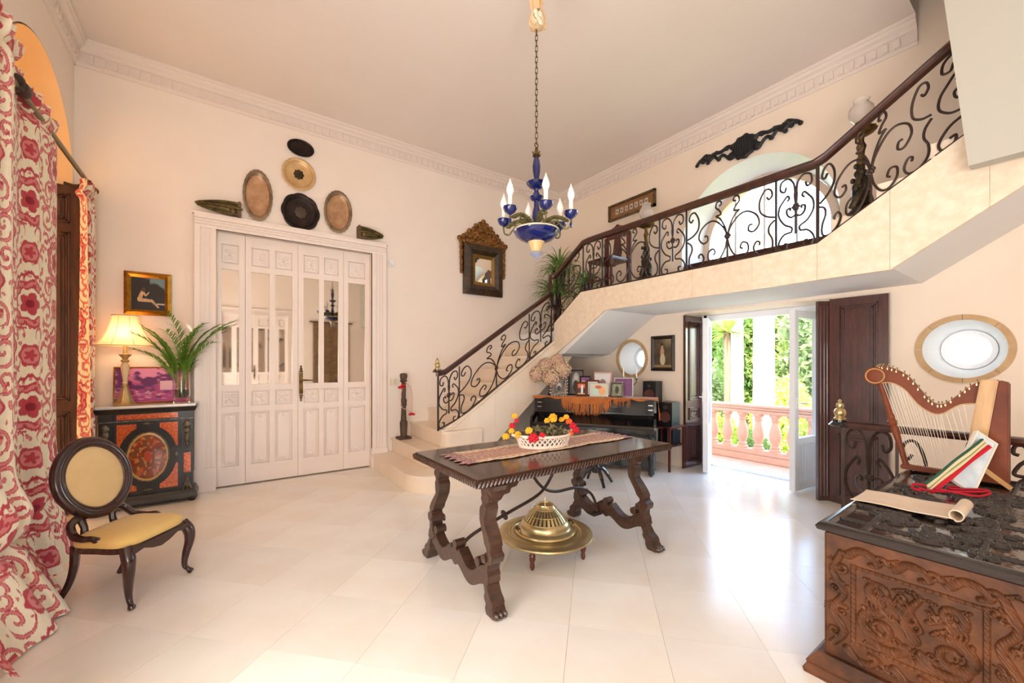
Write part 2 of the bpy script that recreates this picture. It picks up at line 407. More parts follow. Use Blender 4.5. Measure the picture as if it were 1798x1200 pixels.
# rear wall and upper stairwell
wr = ob('wall_rear', MB().box(-1.65, 5.68, -3.25, -3.0, -1.6, 6.2), wallB, kind='structure')
cut(wr, [MB().box(-.04, 1.68, -3.2, -2.9, -.3, 2.91)])
ob('trim_1', MB().box(-1.14, -1.10, -2.995, -2.95, .35, 3.65).box(-.12, -.08, -2.995, -2.95, .35, 3.65).box(-1.14, -.08, -2.995, -2.95, 3.62, 3.68).box(-1.14, -.08, -2.995, -2.95, .35, .40), doorM, kind='structure')
ceil = ob('ceiling', MB().box(-1.65, XC, .86, YB, ZC, 4.75).box(-1.65, XG, -3.0, .86, ZC, 4.75), ceilM, kind='structure', smooth=0)
upM = M('stairwell_paint', (226,208,190), .9)
ob('ceiling_upper', MB().box(XG-.1, 5.68, -3.2, .96, 6.05, 6.2).box(XG, XC, .86, .96, 4.75, 6.1).box(XG-.1, XG, -3.0, .96, 4.75, 6.1), upM, kind='structure', smooth=0)
# slanted pier closing the upper flight
ob('wall_upper_flight', MB().prism([(.425, 2.67), (.60, 4.51), (-3.0, 4.51), (-3.0, 2.67)], XG-.16, XG-.06, 'x'), M('grey_white_plaster', (192,189,178), .85), kind='structure', smooth=0)

# cornice with dentils
prof = [(0,-.235),(.012,-.235),(.016,-.205),(.03,-.2),(.03,-.115),(.05,-.105),(.055,-.08),(.085,-.062),(.09,-.035),(.105,-.03),(.105,0),(0,0)]
def cornice(name, a, b, sgn):
    m = MB().sweep([a, b], [(sgn*u, z) for u, z in prof]); return ob(name, m, corM, kind='structure', smooth=20)
c1 = cornice('trim_2', (XA, YB, ZC), (XC, YB, ZC), 1)
c2 = cornice('trim_3', (XC, YB, ZC), (XC, .86, ZC), 1)
c3 = cornice('trim_4', (XA, 1.5, ZC), (XA, YB, ZC), 1)
dent = mesh_of('dentil', MB().box(-.02, .02, -.011, .011, -.04, .035), 0); dent.materials.append(corM)
for k in range(72): ob('dentil', dent, None, c1, loc=(XA+.12+.0835*k, YB-.041, ZC-.16))
dent2 = mesh_of('dentil', MB().box(-.011, .011, -.02, .02, -.04, .035), 0); dent2.materials.append(corM)
for k in range(55): ob('dentil', dent2, None, c2, loc=(XC-.041, YB-.12-.0835*k, ZC-.16))
for k in range(46): ob('dentil', dent2, None, c3, loc=(XA+.041, YB-.12-.0835*k, ZC-.16))

# ------------------------------------------------------------ French doors in the back wall
d1 = thing('door_1', None, None, kind='structure')
cas = MB()
for x0, x1, s in ((-.24, -.05, 1), (1.65, 1.85, -1)):
    e = x0 if s > 0 else x1
    for k, (a, b, dpt) in enumerate(((0,.19,.03),(0,.05,.05),(.075,.09,.042),(.115,.13,.042),(.15,.19,.045))):
        xa, xb = (e+a, e+b) if s > 0 else (e-b, e-a)
        cas.box(xa, xb, YB-dpt, YB+.002*k, .0, 2.9 if k else 3.04)
for (z0, z1, dpt) in ((2.9,3.04,.031),(3.0,3.05,.055),(2.97,2.985,.044),(2.94,2.955,.044),(2.9,2.925,.046)): cas.box(-.24, 1.85, YB-dpt, YB, z0, z1)
cas.box(-.26, 1.87, YB-.065, YB, 3.04, 3.06)
ob('casing', cas, doorM, d1, smooth=0)
for x0, x1 in ((-.255, -.05), (1.65, 1.865)): ob('plinth_block', MB().box(x0, x1, YB-.062, YB, 0, .26), doorM, d1, bevel=.006, smooth=0)
YD = YB+.085
rows = [(.22,.84), (.91,1.09), (1.16,2.49), (2.56,2.78)]
def leaf(x0, x1, ncol):
    st = .052; m = MB(); y0, y1 = YD, YD+.055; mid = .06
    cols = [(x0+st+.006, x1-st-.006)] if ncol == 1 else [(x0+st+.01, (x0+x1)/2-mid/2), ((x0+x1)/2+mid/2, x1-st-.01)]
    zs = [.005]+[z for r in rows for z in r]+[2.905]
    for k in range(0, len(zs), 2): m.box(x0, x1, y0, y1, zs[k], zs[k+1])
    xs = [x0]+[c for p in cols for c in p]+[x1]
    for k in range(0, len(xs), 2):
        for r in rows: m.box(xs[k], xs[k+1], y0, y1, r[0], r[1])
    lf = ob('leaf', m, doorM, d1, smooth=0)
    for (a, b) in cols:
        for ri, (z0, z1) in enumerate(rows):
            if ri == 2:
                ob('pane', MB().box(a-.004, b+.004, YD+.018, YD+.022, z0-.004, z1+.004), paneM, lf, smooth=0); continue
            p = MB(); p.box(a-.003, b+.003, YD+.040, YD+.050, z0-.003, z1+.003)
            w_, h_ = b-a, z1-z0; cx, cz = (a+b)/2, (z0+z1)/2
            if ri == 0:
                i = .03; p.prism([(a+i+.015,z0+i),(b-i-.015,z0+i),(b-i,z0+i+.03),(b-i,z1-i-.03),(b-i-.015,z1-i),(a+i+.015,z1-i),(a+i,z1-i-.03),(a+i,z0+i+.03)], YD+.016, YD+.042, 'y')
                for zz in (z0+.05, z1-.05): p.ball((cx, YD+.016, zz), (.022,.006,.02), 8, 5)
            else:
                i = .018; p.box(a+i, b-i, YD+.026, YD+.042, z0+i, z1-i)
                for s1 in (-1, 1):
                    for s2 in (-1, 1):
                        p.ball((cx+s1*w_*.17, YD+.022, cz+s2*h_*.17), (w_*.15,.008,h_*.11), 8, 5)
                p.ball((cx, YD+.021, cz), (.014,.01,.014), 8, 5)
            ob('panel', p, doorM, lf, smooth=40)
    return lf
L1 = leaf(-.058, .2235, 1); L2 = leaf(.2265, .7775, 2); L3 = leaf(.7805, 1.3185, 2); L4 = leaf(1.3215, 1.658, 1)
hd = MB(); hx = .812; hz = 1.16
hd.box(hx-.022, hx+.022, YD-.008, YD, hz-.13, hz+.13)
for s in (1, -1):
    for k, r in enumerate((.024, .017, .012)): hd.ball((hx, YD-.006, hz+s*(.15+.03*k)), (r,.007,.016), 10, 6)
hd.tube([(hx,YD,hz+.04),(hx,YD-.05,hz+.04),(hx+.03,YD-.055,hz+.04),(hx+.13,YD-.052,hz+.035)], [.011,.010,.009,.007], 8)
ob('handle', hd, oldbrass, L3)

d3 = copytree(d1); d3.name = 'door_3'; d3.location = (1.62, 2.61, 0); d3.rotation_euler = (0,0,PI)   # its twin in the rear wall
# ------------------------------------------------------------ terrace door
d2 = thing('door_2', None, None, kind='structure')
fr = MB(); y0, y1 = 1.70, 3.10
fr.box(5.52, 5.62, y0-.2, y0+.05, 0, 2.078); fr.box(5.52, 5.62, y1-.05, y1+.028, 0, 2.078); fr.box(5.52, 5.62, y0, y1, 2.0, 2.078); fr.box(5.52, 5.62, y0, y1, 0, .03)
ob('frame', fr, white, d2, smooth=0, bevel=.004)
def french(name, hinge, ang, wd):
    h = bpy.data.objects.new(name, None); COL.objects.link(h); h.parent = d2; h.location = (hinge[0], hinge[1], 0); h.rotation_euler = (0,0,ang)
    m = MB(); st = .075
    m.box(0, st, -.03, .03, .02, 1.99); m.box(wd-st, wd, -.03, .03, .02, 1.99); m.box(st, wd-st, -.03, .03, 1.91, 1.99); m.box(st, wd-st, -.03, .03, .02, .10); m.box(st, wd-st, -.03, .03, .52, .59)
    l = ob('leaf_frame', m, white, h, smooth=0, bevel=.004)
    ob('pane', MB().box(st, wd-st, -.006, .006, .59, 1.91), paneG, h, smooth=0)
    nb = 7
    for k in range(nb):
        a = st+(wd-2*st)*k/nb; ob('slat', MB().box(a+.004, st+(wd-2*st)*(k+1)/nb-.004, -.014, .014, .10, .52), white, h, smooth=0, bevel=.003)
    hn = MB().cbox((wd-.035,-.035,.98),(.03,.012,.12)).tube([(wd-.035,-.03,.98),(wd-.035,-.07,.98),(wd-.16,-.07,.97)], .009, 8)
    hn.cbox((wd-.035,.035,.98),(.03,.012,.12)).tube([(wd-.035,.03,.98),(wd-.035,.07,.98),(wd-.16,.07,.97)], .009, 8)
    ob('handle', hn, white, h); return h
french('glazed_leaf', (5.55, 3.03), math.radians(180+24), .58)
french('glazed_leaf', (5.60, 1.775), math.radians(180-6), .56)

# ------------------------------------------------------------ dark panelled shutters
def shutter(name, label, w_, h_, loc, rz, panels):
    t = thing(name, label, 'shutter', loc, rz)
    m = MB(); st = min(.075, w_*.22); zs = [0]
    for (a, b) in panels: zs += [a, b]
    zs.append(h_)
    for k in range(0, len(zs), 2): m.box(0, w_, 0, .035, zs[k], zs[k+1])
    for (a, b) in panels: m.box(0, st, 0, .035, a, b).box(w_-st, w_, 0, .035, a, b)
    ob('frame', m, darkW, t, smooth=0)
    for (a, b) in panels:
        p = MB(); p.box(st-.002, w_-st+.002, .012, .022, a-.002, b+.002)
        for i, d in ((0, -.016), (.018, -.004), (.034, -.010)):          # stepped moulding
            x0, x1, z0, z1 = st+i, w_-st-i, a+i, b-i; q = .012
            p.box(x0, x1, d, .015, z0, z0+q).box(x0, x1, d, .015, z1-q, z1).box(x0, x0+q, d, .015, z0, z1).box(x1-q, x1, d, .015, z0, z1)
        i = .062
        if w_-2*st-2*i > .03: p.prism([(st+i,a+i),(w_-st-i,a+i),(w_-st-i,b-i),(w_-st-i-.02,b-i+.012),((w_)/2,b-i-.008),(st+i+.02,b-i+.012),(st+i,b-i)], -.002, .014, 'y')
        ob('panel', p, darkW, t, smooth=30)
    if not panels:
        for x in (.025, .06, .09): ob('bead', MB().tube([(x, -.001, .05), (x, -.001, h_-.05)], .009, 8), darkW, t)
    return t
# local +x runs along the leaf, carved face looks towards local -y
pans = [(.10,.50),(.58,.74),(.82,1.98)]
shutter('window_shutter', 'dark varnished shutter leaf folded into the reveal left of the terrace door', .40, 2.05, (5.07, 3.095, .01), 0, [(.08,.56),(.64,.80),(.90,1.97)])
shutter('window_shutter', 'wide dark varnished shutter leaf open against the wall right of the terrace door', .45, 2.05, (5.03, 1.495, .01), -PI/2, [(.08,.70),(.78,1.98)])
shutter('window_shutter', 'narrow edge-on dark shutter leaf between the open glass leaf and the wide shutter', .115, 2.03, (4.945, 1.565, .012), math.radians(-38), [])
shutter('window_shutter', 'tall dark panelled shutter folded back between the two red and cream curtains', .46, 3.05, (-1.53, 5.46, .01), 0, [(.1,.95),(1.05,2.62),(2.70,2.97)])

# ------------------------------------------------------------ stair, landing and gallery
def stepprism(poly, z0, z1, name='step', mat=stairM, par=None):
    m = MB().prism(poly, z0, z1-.03); c = ob(name, m, mat, par, smooth=30)
    cx = sum(p[0] for p in poly)/len(poly); cy = sum(p[1] for p in poly)/len(poly)
    ob('tread', MB().prism([(p[0]+(-.018 if p[0] < cx-.1 else 0), p[1]+(-.018 if p[1] < cy and p[0] < 2.9 else 0)) for p in poly], z1-.03, z1), mat, c, smooth=30)
stair = thing('stair_1', None, None, kind='structure')
RS, TR, X1 = .19, .275, 1.667
y_in = YB-.001
def rounded(x0, yo, r, xe): return [(x0, y_in), (x0, yo+r)]+[(x0+r-r*math.cos(a), yo+r-r*math.sin(a)) for a in [PI/2*i/8 for i in range(1, 9)]]+[(xe, yo), (xe, y_in)]
stepprism(rounded(X1, 4.05, .34, 2.62), .0, RS, par=stair)
stepprism(rounded(X1+TR, 4.34, .24, 2.66), RS+.001, 2*RS, par=stair)
stepprism(rounded(X1+2*TR, 4.53, .10, 2.75), 2*RS+.001, 3*RS, par=stair)
for k in range(3, 9):
    x = X1+k*TR; xe = min(x+.6, 4.16)
    stepprism([(x, y_in), (x, YS+.04), (xe, YS+.04), (xe, y_in)], (k-.4)*RS, (k+1)*RS, par=stair)
# flight body (soffit) and facing slabs
top = lambda x: .602+(x-2.327)*.664
body = [(2.62,.001),(4.42,1.49),(4.42,1.62),(2.62,.44)]
ob('soffit', MB().prism(body, YS+.045, y_in, 'y'), soffM, stair, smooth=0)
xs = [2.20, 2.62, 3.0, 3.36, 3.72, 4.05]
bot = lambda x: max(0., (x-2.6)*.828)
for a, b in zip(xs[:-1], xs[1:]):
    ob('facing_slab', MB().prism([(a+.001, bot(a)), (b-.001, bot(b)), (b-.001, top(b)), (a+.001, top(a) if a > 2.25 else .57)], YS, YS+.04, 'y'), stairM, stair, smooth=0)
ob('facing_slab', MB().prism([(4.051, bot(4.05)), (4.42, bot(4.42)), (4.42, 1.64), (4.051, 1.64)], YS, YS+.04, 'y'), stairM, stair, smooth=0)
ob('string_cap', MB().sweep([(2.20, YS+.015, .58), (2.33, YS+.015, top(2.33)), (4.05, YS+.015, top(4.05))], [(-.04,-.03),(.035,-.03),(.045,-.012),(.035,.004),(-.04,.004)]), stairM, stair)
gal = thing('gallery', None, None, kind='structure')
ob('landing', MB().box(4.10, XC-.001, YS-.0, y_in, 1.52, 1.90), soffM, gal, smooth=0)
soff = [(-1.2, 3.47), (.834, 2.125), (3.58, 2.105), (4.42, 1.56), (4.6, 1.525), (4.6, 1.9), (4.04, 2.36), (1.29, 2.38), (-1.2, 3.90)]
ob('soffit', MB().prism(soff, XG+.041, XC-.001, 'x'), soffM, gal, smooth=0)
gt = lambda y: 2.03+(4.57-y)*.70 if y > 4.04 else (2.40 if y > 1.29 else 2.41+(1.29-y)*.635)
gb = lambda y: 1.555+(4.56-y)*.58 if y > 3.6 else (2.105 if y > .834 else 2.105+(.834-y)*.655)
ysl = [4.6, 4.04, 3.6, 3.0, 2.4, 1.8, 1.29, .834, .35, -.2, -1.2]
for a, b in zip(ysl[1:], ysl[:-1]):
    ob('facing_slab', MB().prism([(a+.0008, gb(a)), (b-.0008, gb(b)), (b-.0008, gt(b)), (a+.0008, gt(a))], XG, XG+.04, 'x'), travM, gal, smooth=0)
for k in range(3): ob('step', MB().box(XG+.042, XC-.001, 4.26-.2*k, 4.46-.2*k, 1.88+.12*k, 2.07+.165*k), stairM, gal, smooth=0)
for k in range(8): ob('step', MB().box(XG+.042, XC-.001, .92-.28*k, 1.2-.28*k, 2.30+.17*k, 2.42+.18*(k+1)), stairM, gal, smooth=0)
# ============================================================ wrought-iron railings
def wide(w, h):
    out = []
    for s in (1, -1):
        c = lambda P: [(s*x*w, y*h) for x, y in P]
        out.append(cr(c([(.0,.42),(.05,.56),(.14,.68),(.23,.69),(.32,.60),(.345,.47),(.29,.38),(.235,.41),(.24,.48),(.275,.485)])))
        out.append(cr(c([(.0,.38),(.03,.22),(.09,.09),(.16,.05),(.225,.11),(.225,.22),(.17,.26),(.145,.20),(.17,.165)])))
        out.append(cr(c([(.005,.44),(.03,.56),(.08,.69),(.135,.755)]))+cr(c([(.135,.755),(.075,.765),(.095,.83),(.135,.89),(.12,.965),(.08,.965),(.07,.915),(.095,.90)])))
        out.append(cr(c([(.5,.50),(.42,.54),(.355,.63),(.35,.78),(.40,.91),(.455,.90),(.475,.82),(.445,.77),(.42,.81)])))
        out.append(cr(c([(.5,.46),(.45,.40),(.44,.31),(.475,.20),(.47,.08),(.40,.02),(.32,.05),(.285,.14),(.315,.22),(.35,.20),(.345,.16)])))
    return out
def narrow(w, h):
    out = []
    for s in (1, -1):
        c = lambda P: [(s*x*w, y*h) for x, y in P]
        out.append(cr(c([(.11,.24),(.11,.30),(.30,.36),(.45,.48),(.44,.60),(.33,.68),(.22,.735),(.17,.70),(.22,.665)])))
        out.append(cr(c([(.11,.24),(.32,.22),(.46,.12),(.40,.02),(.25,.02),(.22,.09),(.31,.10)])))
        out.append(cr(c([(.0,.60),(.03,.72),(.02,.78),(.06,.89),(.2,.965),(.38,.94),(.41,.84),(.3,.80),(.25,.86)])))
        out.append(cr(c([(0,.46),(.12,.44),(.22,.48),(.24,.55),(.15,.565),(.15,.53)])))
    return out
def railing(name, label, segs, rail_path, posts, loc=(0,0,0), r=.0088, prof=None):
    """segs: (A, B, height, kind); A, B foot points of a panel"""
    t = thing(name, label, 'railing', loc); O = Vector(loc)
    for (A, B, h, kind) in segs:
        A = Vector(A)-O; B = Vector(B)-O; w_ = (Vector((B.x,B.y,0))-Vector((A.x,A.y,0))).length
        mp = lambda x, y: A+(B-A)*(.5+x/w_)+Vector((0,0,y))
        cl = wide(w_, h) if kind == 'w' else narrow(w_, h)
        for P in cl: ob('scroll', MB().tube([mp(x, y) for x, y in P], r, 5), ironM, t)
        if kind == 'w':
            ob('stem', MB().tube([mp(0, 0), mp(0, .42*h)], r*1.15, 5), ironM, t); cz = .41*h
        else:
            ob('stem', MB().tube([mp(0, .21*h), mp(0, .80*h)], r*1.15, 5), ironM, t); cz = .565*h
        m = MB(); c = mp(0, cz)
        d = (B-A).normalized()
        for k in range(6):
            a = k*PI/3; m.ball(c+d*(math.cos(a)*.02)+Vector((0,0,math.sin(a)*.02)), .014, 8, 5)
        m.ball(c, .02, 8, 6); ob('rosette', m, ironM, t)
        ob('foot_bar', MB().tube([A+Vector((0,0,.012)), B+Vector((0,0,.012))], .011, 4), ironM, t)
    for (p, h, rr) in posts:
        p = Vector(p)-O; ob('post', MB().tube([p, p+Vector((0,0,h))], rr, 4), ironM, t)
    pr = prof or [(-.034,-.012),(-.03,-.034),(.03,-.034),(.034,-.012),(.04,.004),(.03,.026),(.012,.036),(-.012,.036),(-.03,.026),(-.04,.004)]
    for path in rail_path: ob('handrail', MB().sweep([Vector(p)-O for p in path], pr), railM, t, smooth=35)
    return t
yr = YS+.02; hr = .66
f1 = lambda x: (x, yr, top(x)+.005)
x0 = 2.17
f1p = [(2.175, yr, .58)]+[f1(x) for x in (2.47, 3.60)]+[f1(4.02)]
rt = railing('stair_railing', 'black wrought-iron stair railing with mahogany handrail climbing from the brass finial post', 
    [(f1p[0], f1p[1], hr, 'n'), (f1p[1], f1p[2], hr, 'w'), (f1p[2], f1p[3], hr, 'n')],
    [[(2.16, yr, 1.285), (2.26, yr, 1.30), (2.33, yr, 1.345), (3.90, yr, 2.385), (3.985, yr, 2.45), (4.0, yr, 2.70)]],
    [((2.175,yr,.575), .70, .013), (f1(2.47), .67, .009), (f1(3.60), .67, .009), (f1(4.02), .72, .011)])
# newel finial
m = MB().lathe([(0,0),(.055,0),(.06,.012),(.05,.022),(.05,.035),(.028,.04)], 16, (2.165, yr, 1.30))
ob('post_cap', m, railM, rt)
fin = [(.034,0),(.036,.012),(.024,.02),(.03,.03),(.036,.05),(.03,.07),(.018,.08),(.024,.092),(.02,.112),(.008,.12),(.013,.132),(0,.145)]
ob('finial', MB().lathe(fin, 16, (2.165, yr, 1.338)), brass, rt)
xr = XG+.03; zg = 2.405; hg = .655
g1 = [(xr, 4.56, 2.055), (xr, 4.04, zg)]
segs = [(g1[0], (xr, 4.06, 2.40), .66, 'n'), ((xr,3.98,zg),(xr,3.68,zg),hg,'n'), ((xr,3.66,zg),(xr,2.82,zg),hg,'w'), ((xr,2.80,zg),(xr,2.49,zg),hg,'n'),
        ((xr,2.47,zg),(xr,1.62,zg),hg,'w'), ((xr,1.60,zg),(xr,1.31,zg),hg,'n'), ((xr,1.28,gt(1.28)),(xr,.62,gt(.62)),hg,'w'), ((xr,.60,gt(.60)),(xr,.25,gt(.25)),hg,'n'), ((xr,.23,gt(.23)),(xr,-.5,gt(-.5)),hg,'w')]
railing('gallery_railing', 'long black scrollwork balcony railing with mahogany handrail along the marble gallery above the door', segs,
    [[(4.0+.03, yr-.0, 2.71), (xr, 4.55, 2.755), (xr, 4.02, 3.085), (xr, 3.92, 3.095), (xr, 1.32, 3.095), (xr, 1.24, 3.125), (xr, .42, 3.66), (xr, .30, 3.80), (xr, -.5, 4.25)]],
    [((xr,4.56,2.03),.72,.011), ((xr,4.02,zg),.68,.010), ((xr,3.67,zg),.68,.012), ((xr,2.81,zg),.68,.011), ((xr,2.48,zg),.68,.011), ((xr,1.61,zg),.68,.011), ((xr,1.295,zg),.69,.015), ((xr,.24,gt(.24)),.70,.011)])
# railing of the stair going down, behind the chest
xl = XG; hl = .90
lr = railing('lower_railing', 'low wrought-iron railing with dark handrail behind the harp and carved chest',
    [((xl,1.11,.02),(xl,.80,.02),hl,'n'), ((xl,.79,.02),(xl,-.15,.02),hl,'w'), ((xl,-.16,.02),(xl,-.6,.02),hl,'n')],
    [[(xl,1.10,.925), (xl,-1.0,.925)]], [((xl,1.115,0),.92,.014), ((xl,.795,0),.90,.012), ((xl,-.155,0),.90,.012), ((xl,-.61,0),.90,.012)], r=.011,
    prof=[(-.04,-.03),(.04,-.03),(.05,-.01),(.04,.012),(.02,.02),(-.02,.02),(-.04,.012),(-.05,-.01)])
ob('post_cap', MB().lathe([(0,0),(.06,0),(.075,.012),(.06,.03),(.05,.04),(.05,.055),(.03,.06)], 18, (xl, 1.135, .90)), blackM, lr)
ob('finial', MB().lathe([(r*1.15, z*1.15) for r, z in fin], 18, (xl, 1.135, .955)), brass, lr)

# ------------------------------------------------------------ bronze lamps with glass globes on the gallery
globeM = M('etched_glass_globe', (250,244,240), .18, trans=.75, ior=1.2)
def torchere(label, loc):
    t = thing('globe_lamp', label, 'lamp', loc, group=None)
    m = MB().lathe([(0,0),(.11,0),(.115,.03),(.09,.05),(.095,.10),(.07,.13),(.06,.16)], 20)
    for k in range(8):
        a = k*PI/4; m.ball((.085*math.cos(a), .085*math.sin(a), .06), (.03,.03,.045), 8, 6)
    ob('base', m, bronze, t)
    f = MB()                                            # entwined figures around the stem
    for s in (0, 2.1, 4.2):
        P = [(.048*math.cos(s+z*5)*(1.1-z), .048*math.sin(s+z*5)*(1.1-z), .14+z*.42) for z in np.linspace(0, 1, 18)]
        f.tube(P, list(np.linspace(.038, .014, 18)), 8)
        f.ball(P[7], (.034,.034,.045), 10, 7); f.ball((P[12][0]*1.4, P[12][1]*1.4, P[12][2]), (.026,.026,.03), 10, 7)
    for k in range(10):
        a = k*2.4; f.ball((.055*math.cos(a), .055*math.sin(a), .17+.035*k), (.02,.02,.024), 7, 5)
    ob('figure_group', f, bronze, t)
    ob('stem', MB().lathe([(.03,.5),(.034,.56),(.022,.58),(.026,.62),(.036,.66),(.02,.70),(.022,.74),(.03,.755)], 16), oldbrass, t)
    ob('drip_dish', MB().lathe([(.0,.745),(.05,.75),(.095,.775),(.105,.80),(.098,.803),(.06,.785),(.03,.785)], 24, wob=lambda a: 1+.05*math.cos(10*a)), oldbrass, t)
    ob('burner', MB().lathe([(.03,.785),(.042,.80),(.04,.83),(.028,.84),(.04,.855),(.045,.865),(0,.866)], 18), oldbrass, t)
    ob('globe', MB().lathe([(.042,.865),(.075,.90),(.09,.945),(.082,.99),(.058,1.02),(.05,1.035),(.058,1.06),(.055,1.06),(.046,1.035),(.054,1.018),(.078,.988),(.086,.945),(.071,.902),(.038,.868)], 24, wob=lambda a: 1+.015*math.cos(16*a)), globeM, t)
    return t
torchere('bronze figure lamp with etched globe in front of the framed panel on the gallery', (4.5, 3.30, 2.425))
torchere('bronze figure lamp with etched globe behind the sloping rail right of the lunette window', (4.45, 1.10, 2.60))

# ------------------------------------------------------------ gallery wall decoration
def fake_letters(u, v):
    c = mixc((150,108,70), (128,88,54), fbm(u*14, v*5)); x = u*9; k = np.floor(x); f = x-k
    ins = (np.abs(v-.5) < .2) & (u > .1) & (u < .9)
    box_ = ins & (f > .18) & (f < .84)
    hole = ((f-.5)/.22)**2+((v-.5)/.13)**2
    c[box_ & (hole > .5)] = (196,186,170)
    c[box_ & (hole < .5) & ((k.astype(int) % 2) == 0)] = (90,86,84)
    return c
t = thing('wall_plaque', 'long narrow dark-framed plaque with a pale decorated row, tilted on the gallery wall', 'picture', (XC-.03, 3.995, 3.68), -PI/2)
L_, Hh = .86, .25; m = MB()
for (a, b, c_, d_) in ((-L_/2, L_/2, 0, .028), (-L_/2, L_/2, Hh-.028, Hh), (-L_/2, -L_/2+.028, 0, Hh), (L_/2-.028, L_/2, 0, Hh)): m.box(a, b, -.02, .022, c_, d_)
m.box(-L_/2+.02, L_/2-.02, .012, .022, .02, Hh-.02)
ob('frame', m, M('blotched_dark_frame', (66,48,32), .5, col2=(120,92,54), scale=18), t, smooth=0)
pic('panel', L_-.05, Hh-.05, fake_letters, attrM, t, nx=160, ny=50, off=(0,.008,.025))
# black carved overdoor ornament
t = thing('carved_ornament', 'black carved scrolling wall ornament with central shell above the lunette window', 'ornament', (XC-.02, 2.35, 4.0), -PI/2)
blackC = M('black_carved_wood', (30,28,30), .5)
m = MB().ball((0,-.005,.0), (.145,.035,.145), 20, 12, fn=lambda x, y, z: 1+.06*math.cos(9*math.atan2(z, x)))
for k in range(-4, 5): m.tube([(k*.026,-.035+.002*abs(k),-.115+.008*abs(k)), (k*.03,-.04+.003*abs(k),0), (k*.024,-.035+.003*abs(k),.115-.008*abs(k))], .011, 6)
ob('shell', m, blackC, t)
for s in (-1, 1):
    m = MB()
    m.tube([(s*x, -.008, z) for x, z in cr([(.10,.03),(.18,.075),(.27,.05),(.36,.06),(.45,.03),(.53,.045),(.58,.01)])], .021, 6)
    m.tube([(s*x, -.008, z) for x, z in cr([(.09,-.07),(.16,-.085),(.20,-.04),(.25,.0),(.31,-.02),(.36,.03),(.42,.0),(.47,.03)])], .019, 6)
    m.tube([(s*x, -.008, z) for x, z in cr([(.43,.06),(.46,.085),(.50,.07),(.54,.045)])], .016, 6)
    for (x, z, q) in ((.12,.05,.035),(.14,-.05,.04),(.20,.06,.022),(.30,-.03,.022),(.33,.065,.02),(.43,.055,.026),(.44,-.02,.02),(.50,.015,.022),(.55,.03,.018),(.585,.0,.02)):
        m.ball((s*x, -.006, z), (q*1.3,.02,q*1.2), 9, 6)
    ob('scroll_branch', m, blackC, t)

# ------------------------------------------------------------ plants and carved chair at the stair corner
leafG = M('green_leaf', (84,126,54), .45, col2=(130,164,84), scale=6, rand=.1)
leafY = M('pale_striped_leaf', (150,170,96), .45, col2=(96,134,60), scale=8)
potM = M('dark_glazed_pot', (46,34,30), .3)
def strap(m, base, d, L, droop, w0, n=9):
    """arching strap leaf, real folded blade"""
    d = Vector(d).normalized(); sd = Vector((-d.y, d.x, 0)); sd = sd.normalized() if sd.length > 1e-3 else Vector((1,0,0))
    vs = []; fs = []; p = Vector(base); up = .35+.65*random.random()
    hd = Vector((d.x, d.y, 0)); hd = hd.normalized() if hd.length > 1e-3 else Vector((1,0,0)); el = math.asin(max(-1, min(1, d.z)))
    for i in range(n+1):
        t = i/n; ww = w0*math.sin(PI*min(1, .12+.88*t)**.8)*(1 if t < .98 else .2)+.0006
        vs += [p-sd*ww+Vector((0,0,ww*.35)), p, p+sd*ww+Vector((0,0,ww*.35))]
        a = el-droop*t*t*2.0
        p = p+(hd*math.cos(a)+Vector((0,0,math.sin(a))))*(L/n)
    for i in range(n):
        k = i*3; fs += [(k, k+3, k+4, k+1), (k+1, k+4, k+5, k+2)]
    m.add(vs, fs)
def spider(label, loc, n=46, L=.34, pot=.16, mat=leafG, hang=0):
    t = thing('spider_plant', label, 'plant', loc)
    ob('pot', MB().lathe([(0,0),(pot*.34,0),(pot*.5,pot*.85),(pot*.56,pot*.87),(pot*.56,pot),(pot*.46,pot),(pot*.44,pot*.9),(0,pot*.88)], 20), potM, t)
    m = MB()
    for i in range(n):
        a = random.uniform(0, 2*PI); el = random.uniform(.25, 1.35); l = L*random.uniform(.6, 1.15)
        strap(m, (0,0,pot*.88), (math.cos(a)*math.cos(el), math.sin(a)*math.cos(el), math.sin(el)), l, random.uniform(.7, 1.5), random.uniform(.009, .016))
    ob('leaves', m, mat, t)
    if hang:
        m = MB()
        for i in range(hang):
            a = random.uniform(0, 2*PI); P = [(.03*math.cos(a),.03*math.sin(a),pot), (.16*math.cos(a),.16*math.sin(a),pot+.05), (.2*math.cos(a),.2*math.sin(a),pot-.15), (.2*math.cos(a),.2*math.sin(a),pot-.15-random.uniform(.1,.3))]
            m.tube(cr(P, 5), .003, 4); e = P[-1]
            for j in range(10):
                b = random.uniform(0, 2*PI); strap(m, e, (math.cos(b), math.sin(b), .3), .12, 1.2, .006, 6)
        ob('runners', m, leafY, t)
    return t
def pstand(label, loc, h):
    t = thing('plant_stand', label, 'plant stand', loc)
    ob('top', MB().lathe([(0,h-.025),(.13,h-.025),(.14,h-.012),(.13,h),(0,h)], 20), railM, t)
    ob('stem', MB().lathe([(.03,.1),(.035,.15),(.02,.2),(.035,h*.5),(.02,h*.8),(.045,h-.025)], 14), railM, t)
    for k in range(3):
        a = k*2*PI/3; c, s = math.cos(a), math.sin(a)
        ob('foot', MB().tube(cr([(.02*c,.02*s,.14),(.1*c,.1*s,.10),(.13*c,.13*s,.03),(.16*c,.16*s,.012)]), .012, 6), railM, t)
pstand('turned dark plant stand on the corner landing holding the tall arching plant', (4.50, 4.97, 1.90), .80)
spider('tall arching pale-leaved plant on the stand in the stair corner, highest of the plants', (4.50, 4.97, 2.70), 150, .50, .22, leafY, 9)
pstand('low dark plant stand on the corner landing nearest the stair railing', (4.30, 4.86, 1.90), .42)
